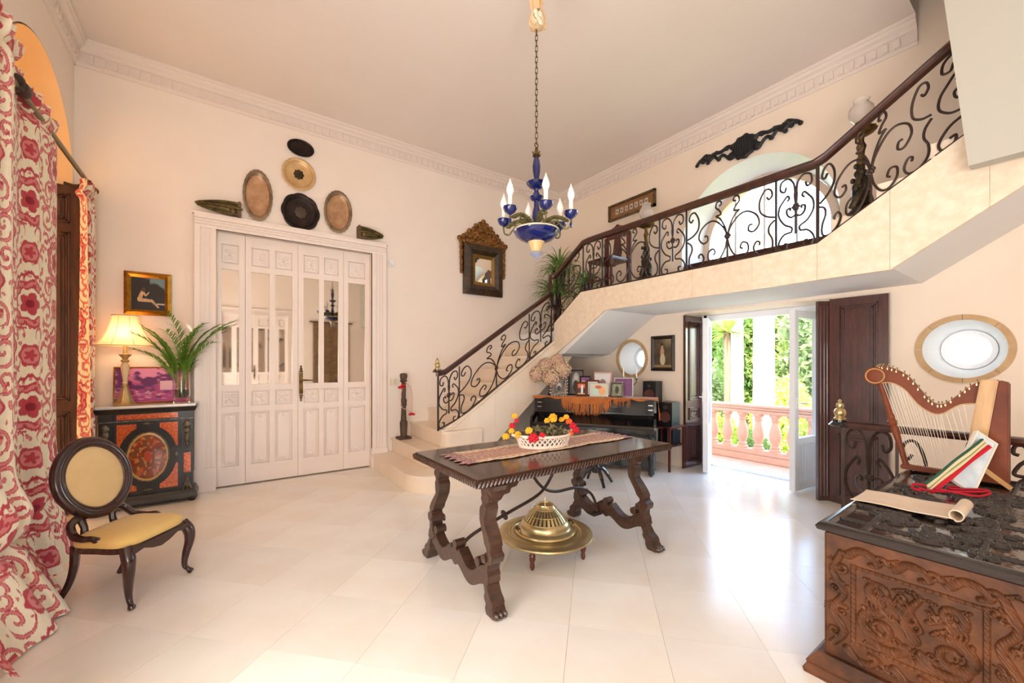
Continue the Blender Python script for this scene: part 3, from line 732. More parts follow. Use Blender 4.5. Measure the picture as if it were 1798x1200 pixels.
spider('bushy green strap-leaved plant spilling over the stair handrail at the landing', (4.30, 4.86, 2.32), 150, .52, .18, leafG, 5)
spider('green plant with long hanging shoots behind the short sloping gallery rail', (4.58, 4.50, 2.09), 150, .46, .24, leafG, 6)
spider('small dark-potted plant at the lower end of the gallery rail beside the carved chair', (4.36, 4.22, 2.405), 90, .36, .16, leafG, 3)
# carved wooden chair on the gallery
t = thing('hall_chair', 'red-brown carved hall chair with shaped crest at the start of the gallery', 'chair', (4.42, 3.86, 2.405), math.radians(-90))
crest = [(-.2,.80),(-.2,.86),(-.14,.88),(-.11,.95),(-.04,.97),(0,1.0),(.04,.97),(.11,.95),(.14,.88),(.2,.86),(.2,.80)]
mah = M('red_mahogany', (96,40,26), .32, col2=(70,28,20), scale=4, stretch=(6,6,1), coat=.3)
ob('crest', MB().prism(crest, .17, .20, 'y'), mah, t, bevel=.006)
for s in (-1, 1):
    ob('back_post', MB().box(s*.2-.034, s*.2+.034, .165, .205, 0, .84), mah, t, bevel=.006)
    ob('leg', MB().lathe([(.016,0),(.02,.03),(.014,.08),(.024,.2),(.018,.35),(.026,.42)], 12, (s*.19, -.17, 0)), mah, t)
ob('splat', MB().prism([(-.05,.46),(.05,.46),(.08,.6),(.05,.8),(-.05,.8),(-.08,.6)], .175, .195, 'y'), mah, t, bevel=.004)
ob('seat', MB().box(-.225, .225, -.2, .21, .42, .455), mah, t, bevel=.01)
ob('stretcher', MB().box(-.19, .19, -.18, -.16, .14, .17), mah, t, bevel=.004)
# ============================================================ things on the back wall
copperM = M('tarnished_copper', (196,158,124), .36, .55, col2=(168,128,94), scale=9, bump=.1, bscale=80)
silverO = M('old_silver_rim', (160,138,112), .36, .6, col2=(120,98,76), scale=9)
darkT = M('blackened_metal_tray', (56,46,42), .42, .7, col2=(38,30,28), scale=8)
goldT = M('pale_gold_tray', (222,188,138), .36, .5, col2=(200,162,112), scale=7)
def tray(label, x, z, rx, rz, rim, well, wob=None, tilt=0, boss=None, n=48):
    """oval tray hung on the back wall: lathe around the wall normal"""
    t = thing('wall_tray', label, 'tray', (x, YB-.004, z)); R = Matrix.Rotation(tilt, 3, 'Y') @ RX(PI/2)
    f = lambda P: [(r, h) for r, h in P]
    ob('rim', MB().lathe(f([(.76,.006),(.79,.014),(.83,.022),(.96,.028),(1.0,.026),(1.0,.018),(.95,.018),(.79,.0),(.76,.0)]), n, R=R, sc=(rx, rz), wob=wob), rim, t)
    ob('well', MB().lathe(f([(0,.007),(.5,.008),(.76,.010),(.79,.0145),(.79,.0),(0,.0)]), n, R=R, sc=(rx, rz)), well, t)
    if boss: ob('medallion', MB().lathe([(0,.013),(.22,.012),(.30,.009),(.30,.004)], n, R=R, sc=(rx, rz), wob=lambda a: 1+.08*math.cos(8*a)), boss, t)
    # lathe unit heights are metres, radii scale with sc
    return t
tray('small dark oval tray, topmost of the trays above the white doors', .795, 4.066, .150, .103, darkT, darkT)
tray('pale gold round tray with dark centre medallion below the small dark tray', .775, 3.737, .187, .197, goldT, goldT, boss=bronze, wob=lambda a: 1+.012*math.cos(20*a))
tray('tall oval copper-toned tray, leftmost of the trays', .345, 3.372, .150, .30, silverO, copperM, wob=lambda a: 1+.01*math.cos(24*a))
tray('dark scalloped octagonal tray in the middle of the group above the doors', .795, 3.275, .212, .228, darkT, darkT, wob=lambda a: 1+.05*abs(math.cos(4*a))-.03, boss=M('worn_dark_metal', (84,72,64), .4, .7))
tray('oval copper-toned tray with ring engraving, rightmost of the trays', 1.228, 3.372, .172, .275, silverO, copperM, wob=lambda a: 1+.01*math.cos(24*a), tilt=.04)
bracketM = M('greenish_gilt_wood', (112,96,52), .5, .3, col2=(70,56,32), scale=16, bump=.3, bscale=40)
def wallangel(label, x, z, L, s):
    """carved gilt bracket figure lying on its side, base plate at one end"""
    t = thing('carved_bracket', label, 'bracket', (x, YB-.05, z))
    ob('base_plate', MB().box(-.015, .015, -.07, .045, -.085, .085), M('brown_wood_base', (110,82,58), .5), t, bevel=.006)
    m = MB(); P = cr([(0,0,0),(s*L*.3,-.01,.0),(s*L*.65,-.005,.0),(s*L,0,.012)], 8); n = len(P)
    prr = lambda u: .07*(1-u)**.6*(1+.35*math.sin(PI*u))
    m.tube(P, [max(.006, prr(i/n)) for i in range(n)], 12, flat=.8)
    for k in range(40):
        u = .04+.9*k/40; a = k*2.1; r = max(.01, prr(u)); m.ball((s*L*u, -r*.6*abs(math.cos(a))-.02, r*.95*math.sin(a)), (.05*(1-.5*u),.026,.02*(1-.4*u)), 8, 6)
    m.ball((s*L*.16,-.055,-.03), .034, 12, 8)
    for k in range(5): m.tube(cr([(s*.03,-.04,-.05+.025*k),(s*L*.4,-.05+.004*k,-.035+.018*k),(s*L*.85,-.015,-.005+.004*k)]), [.012]*6+[.009]*6+[.005], 6)
    ob('figure', m, bracketM, t); return t
wallangel('carved greenish-gilt winged bracket lying on the door frame, left of the trays', .165, 3.145, .40, -1)
wallangel('carved dark gilt bracket lying on the right end of the door frame', 1.475, 3.145, .33, 1)
# baroque mirror
t = thing('carved_mirror', 'small mirror in a wide dark tortoiseshell frame with carved gilt crest on the back wall', 'mirror', (3.42, YB-.003, 2.50))
fr1 = M('dark_tortoiseshell', (44,34,24), .28, col2=(92,60,34), scale=14, detail=6, lo=.45, hi=.75, coat=.4)
def mould(w0, h0, w1, h1, y0, y1, z0=0):
    """rectangular mitred frame slope from outer (w0,h0,y0) to inner (w1,h1,y1)"""
    c = h0/2+z0; m = MB(); A = [(-w0/2,c-h0/2),(w0/2,c-h0/2),(w0/2,c+h0/2),(-w0/2,c+h0/2)]; B = [(-w1/2,c-h1/2),(w1/2,c-h1/2),(w1/2,c+h1/2),(-w1/2,c+h1/2)]
    vs = [(x,y0,z) for x,z in A]+[(x,y1,z) for x,z in B]+[(x,0,z) for x,z in A]+[(x,0,z) for x,z in B]; fs = []
    for i in range(4):
        j = (i+1) % 4; fs += [(i,j,4+j,4+i), (8+j,8+i,12+i,12+j), (8+i,8+j,j,i), (12+j,12+i,4+i,4+j)]
    return m.add(vs, fs)
ob('outer_frame', mould(.72,.80,.52,.60,-.05,-.085), fr1, t, smooth=0)
m = mould(.53,.61,.40,.48,-.086,-.05, .095); ob('inner_frame', m, fr1, t, smooth=0)
ob('slip', mould(.41,.49,.30,.375,-.052,-.03,.155), M('gilt_slip', (150,116,62), .4, .7), t, smooth=0)
ob('glass', MB().box(-.152, .152, -.03, -.02, .21, .588), mirror, t, smooth=0)
gilt2 = M('antique_gilt_carving', (158,110,54), .45, .5, col2=(88,56,28), scale=22, bump=.3, bscale=50)
m = MB(); cp = [(-.43,.80),(-.43,.86),(-.36,.90),(-.30,.94),(-.26,1.0),(-.18,1.04),(-.14,1.10),(-.06,1.14),(0,1.19),(.06,1.14),(.14,1.10),(.18,1.04),(.26,1.0),(.30,.94),(.36,.90),(.43,.86),(.43,.80)]
m.prism(cp, -.05, -.005, 'y')
for x, z in cp[1:-1]: m.ball((x,-.035,z-.005), (.042,.028,.04), 9, 6)
random.seed(5)
for k in range(46):
    x = random.uniform(-.36, .36); zm = 1.12-.32*abs(x)/.43-.02; z = random.uniform(.82, max(.83, zm)); m.ball((x,-.052,z), (random.uniform(.02,.045),.022,random.uniform(.018,.035)), 8, 5)
ob('crest', m, gilt2, t)
for s in (-1, 1):
    m = MB()
    for k in range(12): m.ball((s*(.40-.006*(k % 2)), -.03, .80-.042*k), (.036-.001*k,.025,.03), 9, 6)
    ob('side_carving', m, gilt2, t)
# gilt framed painting
def nymph(u, v):
    c = mixc((26,22,20), (44,36,28), fbm(u*6, v*6)); sky_ = sst(.62, .72, v+.10*np.sin(u*7)-.18*(u < .55)-.12*fbm(u*5+3, v*5))*sst(.35,.6,u)
    c = mixc(c, c*0+np.array((112,138,140)), sky_)
    c = np.where(((np.abs(v-.2) < .025) & (u > .75))[..., None], np.array((190,186,172.)), c)
    def seg(a, b, r0, r1):
        a, b = np.array(a), np.array(b); d = b-a; t_ = np.clip(((u-a[0])*d[0]+(v-a[1])*d[1])/(d@d), 0, 1)
        return np.hypot(u-a[0]-d[0]*t_, v-a[1]-d[1]*t_) < r0+(r1-r0)*t_
    skin = seg((.24,.34),(.32,.54),.06,.05) | seg((.24,.31),(.60,.30),.06,.04) | seg((.60,.30),(.80,.10),.04,.02) | seg((.36,.54),(.42,.44),.03,.022) | seg((.42,.44),(.52,.55),.022,.016)
    c = np.where(skin[..., None], np.array((214,178,136.))*(.75+.4*fbm(u*9, v*9))[..., None], c)
    c = np.where((np.hypot((u-.36)/.06, (v-.63)/.07) < 1)[..., None], np.array((92,54,30.)), c); return c
def framed(name, label, cat, loc, rz, w_, h_, bw, fm, fn, dep=.03, tilt=0, nx=70, ny=70, slip=None):
    t = thing(name, label, cat, loc, rz)
    if tilt: t.rotation_euler = (tilt, 0, rz)
    ob('frame', mould(w_, h_, w_-2*bw*.55, h_-2*bw*.55, -dep*.55, -dep), fm, t, smooth=0)
    ob('inner_moulding', mould(w_-2*bw*.5, h_-2*bw*.5, w_-2*bw, h_-2*bw, -dep*.98, -dep*.4, bw*.5), slip or fm, t, smooth=0)
    ob('backing', MB().box(-w_/2+bw*.3, w_/2-bw*.3, -dep*.3, 0, bw*.3, h_-bw*.3), fm, t, smooth=0)
    pic('picture', w_-2*bw+.004, h_-2*bw+.004, fn, attrM, t, nx=nx, ny=ny, off=(0,-dep*.34,bw-.002)); return t
framed('framed_painting', 'gilt-framed dark painting of a pale seated figure above the table lamp', 'painting', (-.615, YB-.003, 1.905), 0, .37, .44, .055, gold, nymph, .045)
# security camera and switches
t = thing('security_camera', 'small white security camera on the wall right of the door frame', 'camera', (1.93, YB, 2.79))
ob('mount', MB().box(-.035, .035, -.03, -.001, -.03, .05), white, t, bevel=.008); ob('lens_tube', MB().lathe([(0,0),(.018,0),(.02,.05),(.012,.055),(0,.05)], 14, (0,-.028,.0), RX(PI/2)), white, t)
t = thing('light_switch', 'cream wall switch plate beside the white door frame', 'switch', (1.975, YB, 1.10))
ob('plate', MB().box(-.06, .06, -.01, -.001, 0, .10), M('ivory_plastic', (238,226,202), .4), t, bevel=.004)
for x in (-.03, .03): ob('rocker', MB().box(x-.022, x+.022, -.015, -.009, .02, .08), MATS['ivory_plastic'], t, bevel=.003)
# tapestry at the rear, seen in the mirror panes
def tapf(u, v): return mixc((158,128,92), (104,78,54), fbm(u*7, v*12))*(.75+.4*fbm(u*30, v*40))[..., None]
t = thing('tapestry', 'brown woven tapestry hanging on the rear wall, seen reflected in the door panes', 'tapestry', (2.95, -2.99, .3), PI)
gu, gv = np.meshgrid(np.linspace(-.55,.55,50), np.linspace(0,2.45,90)); gridob('cloth', np.stack([gu, -.02-.008*np.sin(gu*20), gv], -1), attrS, t, cols=tapf(gu+1, gv))
ob('pole', MB().tube([(-.66,-.03,2.47),(.66,-.03,2.47)], .022, 10), railM, t)

# ============================================================ curtains
def damask(u, v):
    """red toile-damask on cream, u and v in metres"""
    pw, ph = .42, .66
    row = np.floor(u/pw); vv = (v/ph+.5*(row % 2)) % 1.0; x = (u/pw) % 1.0-.5; ax = np.abs(x)
    wx = x+.03*(fbm(u*14, v*14)-.5); ax = np.abs(wx)
    cream = np.array((244,231,204.)); red = np.array((190,66,78.)); pink = np.array((218,132,130.)); deep = np.array((140,34,50.))
    c = np.ones(u.shape+(3,))*cream
    def put(m, col): c[m] = col
    dy = vv-.36; th = np.arctan2(dy*ph, wx*pw); r = np.hypot(wx*pw, dy*ph)/.135
    sc_ = 1+.07*np.cos(th*9)
    put((r < 1.12*sc_), red); put(r < 1.0*sc_, pink); put((r < .80*sc_), red); put(r < .70*sc_, cream)
    put(r < .56*(.65+.35*np.abs(np.cos(th*2.5))), red); put(r < .2, deep)
    put((r < .95) & (r > .84) & (np.cos(th*14) > .2), red)
    # fan of leaves below
    dy2 = vv-.20; th2 = np.arctan2(wx*pw, (dy2+.07)*ph); r2 = np.hypot(wx*pw, (dy2+.07)*ph)
    put((r2 < .15) & (r2 > .02) & (np.abs(th2) < 1.9) & (np.cos(th2*7) > -.15) & (r > 1.15*sc_), red)
    put((r2 < .15) & (r2 > .03) & (np.abs(th2) < 1.9) & (np.cos(th2*7) > .75) & (r > 1.15*sc_), pink)
    # garland chevron and crown
    g_ = vv-(.66-.30*ax)-.012*np.sin(ax*60); put((np.abs(g_) < .018) & (ax < .46), red)
    put((np.abs(g_+.035) < .012) & (np.cos(ax*70) > .2) & (ax < .42), pink)
    # small rosette
    d3 = np.hypot(wx*pw, (vv-.86)*ph)/.062; t3 = np.arctan2((vv-.86)*ph, wx*pw); put(d3 < 1.15*(1+.1*np.cos(6*t3)), red); put((d3 < .85), pink); put(d3 < .5*(1+.3*np.cos(5*t3)), red)
    # curling side scrolls
    for (sx, sy, rr, sg) in ((.36,.80,.075,1),(.33,.98,.07,-1),(.40,.56,.06,1),(.28,.06,.07,-1)):
        dx_ = (ax-sx)*pw; dz_ = (vv-sy)*ph; rq = np.hypot(dx_, dz_)/rr; tq = np.arctan2(dz_, dx_)
        put((rq < 1.25) & (np.cos(tq*sg+rq*7) > .45), red); put((rq < 1.2) & (np.cos(tq*sg+rq*7) > .82), pink)
    lf = np.sin(u*70+6*fbm(u*8, v*8))*np.sin(v*48+5*fbm(u*7+4, v*7)); empty = (np.abs(c-cream).sum(-1) < 1)
    put(empty & (lf > .72) & (fbm(u*9+7, v*9) > .46), red); put(empty & (lf > .84) & (fbm(u*9+7, v*9) > .42), pink)
    return c*(.97+.06*fbm(u*60, v*60))[..., None]
def curtain(label, y0, y1, z1, xb, folds, amp, wfac, flare, cinch, nx, nz, seed, full=1.3, zmin=.012):
    t = thing('curtain', label, 'curtain', (xb, (y0+y1)/2, 0), group=None)
    rs = np.random.RandomState(seed)
    u, v = np.meshgrid(np.linspace(0, 1, nx), np.linspace(0, 1, nz)); z = zmin+(z1-zmin)*v
    ph = u*folds*2*PI+1.2*np.sin(u*9+seed)
    a = amp*(.6+.25*(1-v))*(1+.25*np.sin(v*5+u*3))
    X = a*np.cos(ph)+.02*np.sin(ph*.5+3); Y = (u-.5)*(y1-y0)*wfac(z)+.25*a*np.sin(2*ph)
    X = X+flare(z)+cinch(z)*(1+.25*np.cos(ph))
    # ruffled heading
    hd = sst(z1-.13, z1, z); X = X*(1-.5*hd)+hd*.022*np.cos(ph*2.7+.6); X = X-.03*np.exp(-((z-(z1-.13))/.035)**2)
    P = np.stack([X, Y, z], -1)
    gridob('cloth', P, attrS, t, cols=damask(u*(y1-y0)*full+seed*.13, z+.05*seed)); return t
one = lambda z: np.ones_like(z)
fl_ = lambda z: .20*np.clip((.45-z)/.45, 0, 1)
def bunch(z): return .05*np.exp(-((z-.60)/.13)**2)-.03*np.exp(-((z-.44)/.03)**2)
curtain('large red and cream damask curtain at the left edge, bunched and puddling on the floor', 2.75, 3.58, 3.24, -.93, 2.7, .036, lambda z: 1+.05*(1-z/3.2), fl_, bunch, 330, 520, 1)
curtain('second red and cream damask curtain panel hanging behind the low chair, beside the dark shutter', 3.63, 4.36, 3.17, -.99, 2.4, .034, lambda z: 1-.0*z, lambda z: .10*np.clip((.5-z)/.5, 0, 1), lambda z: .5*bunch(z), 300, 460, 2)
curtain('narrow red and cream damask curtain in the corner beside the lamp cabinet', 5.13, 5.46, 3.06, -.99, 3, .042, lambda z: 1-.0*z, lambda z: .02*z*0, lambda z: 0*z, 150, 420, 3, 2.6)
t = thing('curtain_rod', 'metal curtain rod with dark finial along the left wall', 'curtain rod', (-1.0, 4.3, 3.07))
ob('rod', MB().tube([(0,-1.6,0),(0,1.16,0)], .018, 10), M('grey_brass_rod', (132,122,96), .35, .8), t)
for y in (1.16,): ob('finial', MB().lathe([(.018,0),(.03,.02),(.022,.04),(.036,.07),(.02,.10),(0,.115)], 14, (0,y,0), RX(-PI/2)), oldbrass, t)
for y in (-.58, .98):
    ob('bracket', MB().tube(cr([(-.145,y,-.05),(-.08,y,-.06),(-.03,y,-.04),(0,y,-.012)]), .014, 8).lathe([(.0,0),(.028,0),(.03,.03),(.0,.035)], 12, (0,y,-.02)), ironM, t)
ob('ring_group', MB().lathe([(.02,-.05),(.04,-.04),(.045,.0),(.04,.04),(.02,.05)], 14, (0,-.52,.02), RX(PI/2)).ball((0,-.60,.03), .04, 10, 8), ironM, t)

# ============================================================ boulle cabinet
CX, CY, CW, CD, CH = -.585, 5.315, .70, .29, 1.0
t = thing('boulle_cabinet', 'black and orange inlaid cabinet with oval marquetry door and white marble top', 'cabinet', (CX, CY, 0))
ebony = M('ebonised_wood', (22,20,20), .32, coat=.15)
inlay = M('orange_boulle_inlay', (206,98,34), .3, .25, col2=(150,60,22), scale=60, detail=5, lo=.4, hi=.6, coat=.4)
ormolu = M('silvery_mount', (130,124,112), .4, .85, col2=(78,72,62), scale=30, bump=.25, bscale=70)
W2 = CW/2
ob('body', MB().box(-W2+.01, W2-.01, .015, CD, .07, .93), ebony, t, bevel=.004)
ob('cornice', MB().sweep([(-W2,CD,.945),(-W2,0,.945),(W2,0,.945),(W2,CD,.945)], [(0,-.02),(.012,-.02),(.022,.0),(.03,.025),(.012,.03),(-.05,.03),(-.05,-.02)]), ebony, t)
ob('marble_top', MB().box(-W2-.02, W2+.02, -.018, CD, .975, .998), tile_white, t, bevel=.006)
ob('frieze_inlay', MB().box(-W2+.125, W2-.125, .006, .02, .865, .915), inlay, t, smooth=0)
ob('fillet', MB().box(-W2-.005, W2+.005, .004, .02, .846, .856), ormolu, t, smooth=0)
door = ob('door', MB().box(-W2+.105, W2-.105, .004, .02, .15, .84), ebony, t, bevel=.003)
ocz, orx, orz = .495, .155, .235
for sx in (-1, 1):
    for sz in (-1, 1):
        ex, ez = sx*(W2-.125), ocz+sz*.325; P = [(ex, ez), (sx*.085, ez)]
        aa = [math.radians(d) for d in np.linspace(67, 17, 9)]
        P += [(sx*(orx+.065)*math.cos(a), ocz+sz*(orz+.07)*math.sin(a)) for a in aa]; P += [(ex, ocz+sz*.085)]
        ob('spandrel_inlay', MB().prism(P, -.001, .008, 'y'), inlay, door, smooth=0)
def marq(u, v):
    x = u-.5; y = v-.5; th = np.arctan2(y, x); r = np.hypot(x, y)*2
    c = mixc((150,58,28), (112,40,24), fbm(u*10, v*10)); f = np.sin(u*26+9*fbm(u*5, v*5))*np.sin(v*24+9*fbm(u*4+3, v*6))
    c[f > .45] = (176,124,70); c[f < -.5] = (96,80,46); c[(np.cos(th*6)*r > .45) & (f > 0)] = (176,92,50); c[r < .18] = (176,66,36); c[r > .9] = (190,158,98); return c
rr_, aa_ = np.meshgrid(np.linspace(0, 1, 40), np.linspace(0, 2*PI, 121)); P = np.stack([orx*rr_*np.cos(aa_), -.006-.006*np.sqrt(np.maximum(0, 1-rr_**2)), ocz+orz*rr_*np.sin(aa_)], -1)
gridob('oval_marquetry', P[:, ::-1], M('marquetry_varnish', (255,255,255), .25, attr=1, coat=.5), door, cols=marq(.5+.5*rr_*np.cos(aa_), .5+.5*rr_*np.sin(aa_))[:, ::-1])
ob('oval_rim', MB().tube([(orx*1.02*math.cos(a), -.004, ocz+orz*1.02*math.sin(a)) for a in [2*PI*i/60 for i in range(60)]], .007, 6, True), ormolu, door)
for (x, z, a, b) in ((0, ocz+.325, .045, .014), (0, ocz-.325, .045, .014), (W2-.135, ocz, .015, .03), (-W2+.135, ocz, .015, .03)):
    ob('mount', MB().add([(x-a,-.001,z),(x,-.001,z-b),(x+a,-.001,z),(x,-.001,z+b),(x,-.010,z)], [(0,1,4),(1,2,4),(2,3,4),(3,0,4)]), ormolu, door)
for s in (-1, 1):
    x = s*(W2-.05)
    ob('pilaster', MB().box(x-.048, x+.048, -.004, .03, .12, .845), ebony, t, bevel=.003)
    ob('pilaster_inlay', MB().box(x-.028, x+.028, -.008, .0, .30, .50), inlay, t, smooth=0)
    ob('capital_block', MB().box(x-.05, x+.05, -.012, .03, .857, .93).box(x-.025, x+.025, -.018, -.01, .875, .912), ebony, t, bevel=.003)
    ob('figure_mount', MB().ball((x,-.012,.79), (.034,.02,.045), 10, 7).ball((x,-.014,.73), (.03,.018,.04), 10, 7).ball((x,-.01,.66), (.024,.014,.055), 10, 7).ball((x,-.006,.59), (.014,.01,.04), 8, 6), ormolu, t)
    m = MB(); 
    for k in range(3): m.tube([(x+(k-1)*.03,-.012,.13),(x+(k-1)*.014,-.018,.19),(x,-.012,.27)], [.014,.012,.004], 7)
    ob('foot_mount', m, ormolu, t)
ob('plinth', MB().sweep([(-W2,CD,.07),(-W2,0,.07),(W2,0,.07),(W2,CD,.07)], [(-.06,-.03),(.03,-.03),(.034,.0),(.022,.03),(.008,.055),(-.06,.055)]), M('greyed_ebony', (58,56,50), .35), t)
for sx in (-1, 1):
    for y in (.02, CD-.03): ob('foot', MB().lathe([(0,0),(.02,0),(.03,.012),(.03,.025),(.018,.042)], 14, (sx*(W2-.01), y, 0)), ebony, t)
ZT = .999
# lamp
t = thing('table_lamp', 'brass and cream table lamp with flared fabric shade glowing on the cabinet', 'lamp', (-.765, 5.42, ZT)); t.scale = (1, 1, 1.165)
ob('base', MB().lathe([(0,0),(.078,0),(.082,.012),(.074,.022),(.066,.03),(.058,.05),(.044,.09),(.030,.13),(.020,.155),(.026,.165),(.018,.18)], 32, wob=lambda a: 1+.035*math.cos(14*a)), brass, t)
ob('stem', MB().lathe([(.016,.178),(.024,.19),(.016,.2),(.02,.225),(.032,.30),(.034,.325),(.026,.35),(.018,.362)], 24), M('cream_enamel', (226,204,160), .3), t)
ob('collar', MB().lathe([(.018,.36),(.034,.368),(.03,.378),(.018,.388),(.026,.40),(.044,.418),(.05,.426),(.02,.43),(.015,.44)], 24), brass, t)
ob('candle_tube', MB().lathe([(.015,.43),(.016,.50),(.012,.505),(0,.506)], 16), brass, t)
shM = bpy.data.materials.new('lit_lamp_shade_fabric'); shM.use_nodes = True; n_ = shM.node_tree
b_ = n_.nodes['Principled BSDF']; b_.inputs['Base Color'].default_value = lin((250,236,214))+(1,); b_.inputs['Roughness'].default_value = .8
tr = n_.nodes.new('ShaderNodeBsdfTranslucent'); tr.inputs[0].default_value = lin((255,226,190))+(1,); mx = n_.nodes.new('ShaderNodeMixShader'); mx.inputs[0].default_value = .55
n_.links.new(b_.outputs[0], mx.inputs[1]); n_.links.new(tr.outputs[0], mx.inputs[2]); n_.links.new(mx.outputs[0], n_.nodes['Material Output'].inputs[0])
sp = [(.205,.50),(.204,.515),(.165,.56),(.130,.62),(.108,.69),(.098,.74),(.096,.752)]
sh = MB(); vs = []; fs = []; n = 40
for k in range(n):
    a = 2*PI*k/n
    for r, z in sp: vs.append((r*math.cos(a)*(1+.012*math.cos(8*a)), r*math.sin(a)*.62*(1+.012*math.cos(8*a)), z))
m_ = len(sp)
for k in range(n):
    q = (k+1) % n
    for j in range(m_-1): fs.append((k*m_+j, q*m_+j, q*m_+j+1, k*m_+j+1))
shade = ob('shade', sh.add(vs, fs), shM, t)
for k in range(8):
    a = 2*PI*(k+.5)/8; ob('seam', MB().tube([(r*1.008*math.cos(a), r*1.008*math.sin(a)*.62, z) for r, z in sp], .0025, 4), M('shade_piping', (214,190,150), .8), shade)
for (r, z) in ((.205,.50),(.096,.752)): ob('binding', MB().tube([(r*math.cos(a), r*math.sin(a)*.62, z) for a in [2*PI*i/40 for i in range(40)]], .005, 6, True), MATS['shade_piping'], shade)
ob('bulb', MB().ball((0,0,.56), (.03,.03,.045), 14, 10), M('lamp_bulb', (255,220,170), .4, emit=5), t)
light('lamp_light', 'POINT', (-.765, 5.42, ZT+.68), (0,0,0), 8, (1,.62,.30)).data.shadow_soft_size = .03
# purple landscape picture leaning at the back
def purple(u, v):
    c = mixc((178,72,140), (232,150,196), sst(.3, .8, v+.3*(fbm(u*4, v*4)-.5)))
    tree = fbm(u*7, v*7)+.5*np.exp(-((u-.42)/.16)**2-((v-.55)/.22)**2)+.35*np.exp(-((u-.05)/.14)**2)+.3*np.exp(-((u-.75)/.12)**2-((v-.8)/.3)**2); c = mixc(c, c*0+np.array((104,40,104)), sst(.62,.8,tree))
    c = mixc(c, c*0+np.array((240,190,214)), sst(.45,.7,fbm(u*14, v*22))*(v < .42)*(v > .08)*.8); c = mixc(c, c*0+np.array((248,214,226)), np.clip(((np.abs(u-.68) < .09) & (v > .35) & (v < .62))*.8, 0, 1)); return c
framed('landscape_picture', 'pink and purple landscape print in a thin gilt frame leaning behind the lamp', 'picture', (-.575, YB-.045, ZT+.001), 0, .60, .375, .014, gold, purple, .014, tilt=math.radians(-6), nx=110, ny=80)
# glass vase with palm fronds
t = thing('palm_vase', 'green palm fronds in a clear glass vase on the right end of the cabinet', 'vase', (-.335, 5.43, ZT))
ob('vase', MB().lathe([(r*1.12, z*1.4) for r, z in [(0,0),(.062,0),(.066,.008),(.052,.02),(.058,.035),(.066,.06),(.062,.10),(.060,.17),(.066,.235),(.068,.24),(.064,.236),(.057,.17),(.058,.10),(.061,.06),(.05,.04),(0,.036)]], 28), glassM, t)
ob('water', MB().lathe([(r*1.1, z*1.4) for r, z in [(0,.040),(.048,.042),(.058,.062),(.055,.10),(0,.10)]], 24), M('dark_vase_water', (120,140,140), .02, trans=.9, ior=1.33), t)
palmG = M('palm_green', (122,168,62), .4, col2=(84,134,44), scale=5, rand=.1); random.seed(11)
fr_i = 0
for (ax_, ay_, L_, el) in ((-1,-.35,.58,1.0),(-.8,.05,.66,1.08),(.9,-.1,.66,1.08),(1,.0,.78,1.02),(.35,-.5,.56,1.2),(-.3,-.6,.56,1.15),(.1,.05,.64,1.3),(-.55,-.15,.60,1.15),(.6,.05,.66,1.15),(-.9,-.5,.46,.85),(.7,-.5,.5,1.0),(-.15,-.2,.7,1.35)):
    hd = Vector((ax_, ay_, 0)).normalized(); p = Vector((random.uniform(-.015,.015), random.uniform(-.015,.015), .06)); a = el+.35; P = [p.copy()]
    N_ = 14
    for i in range(N_):
        a = el+.35-.9*(i/N_)**2*1.15; p = p+(hd*math.cos(a)+Vector((0,0,math.sin(a))))*((L_+.18)/N_)
        if p.y+5.43 > YB-.06: p.y = YB-.06-5.43
        P.append(p.copy())
    fr = ob('frond', MB().tube(P, list(np.linspace(.005, .0015, len(P))), 5), M('palm_stem', (130,160,60), .45), t)
    m = MB(); sd = Vector((-hd.y, hd.x, 0))
    for i in range(5, len(P)):
        tg = (P[i]-P[i-1]).normalized()
        for s in (-1, 1):
            for q in (0, .5):
                b = P[i]-tg*(q*(L_/N_)); d = (tg*.9+sd*s*.75+Vector((0,0,random.uniform(-.1,.25)))).normalized()
                l = .19*(1-.55*((i-5)/(len(P)-5)))*random.uniform(.8,1.15)
                if b.y+d.y*l+5.43 > YB-.02: continue
                i0 = len(m.v); strap(m, b, d, l, .5, .0062, 5)
    ob('leaflets', m, palmG, fr)

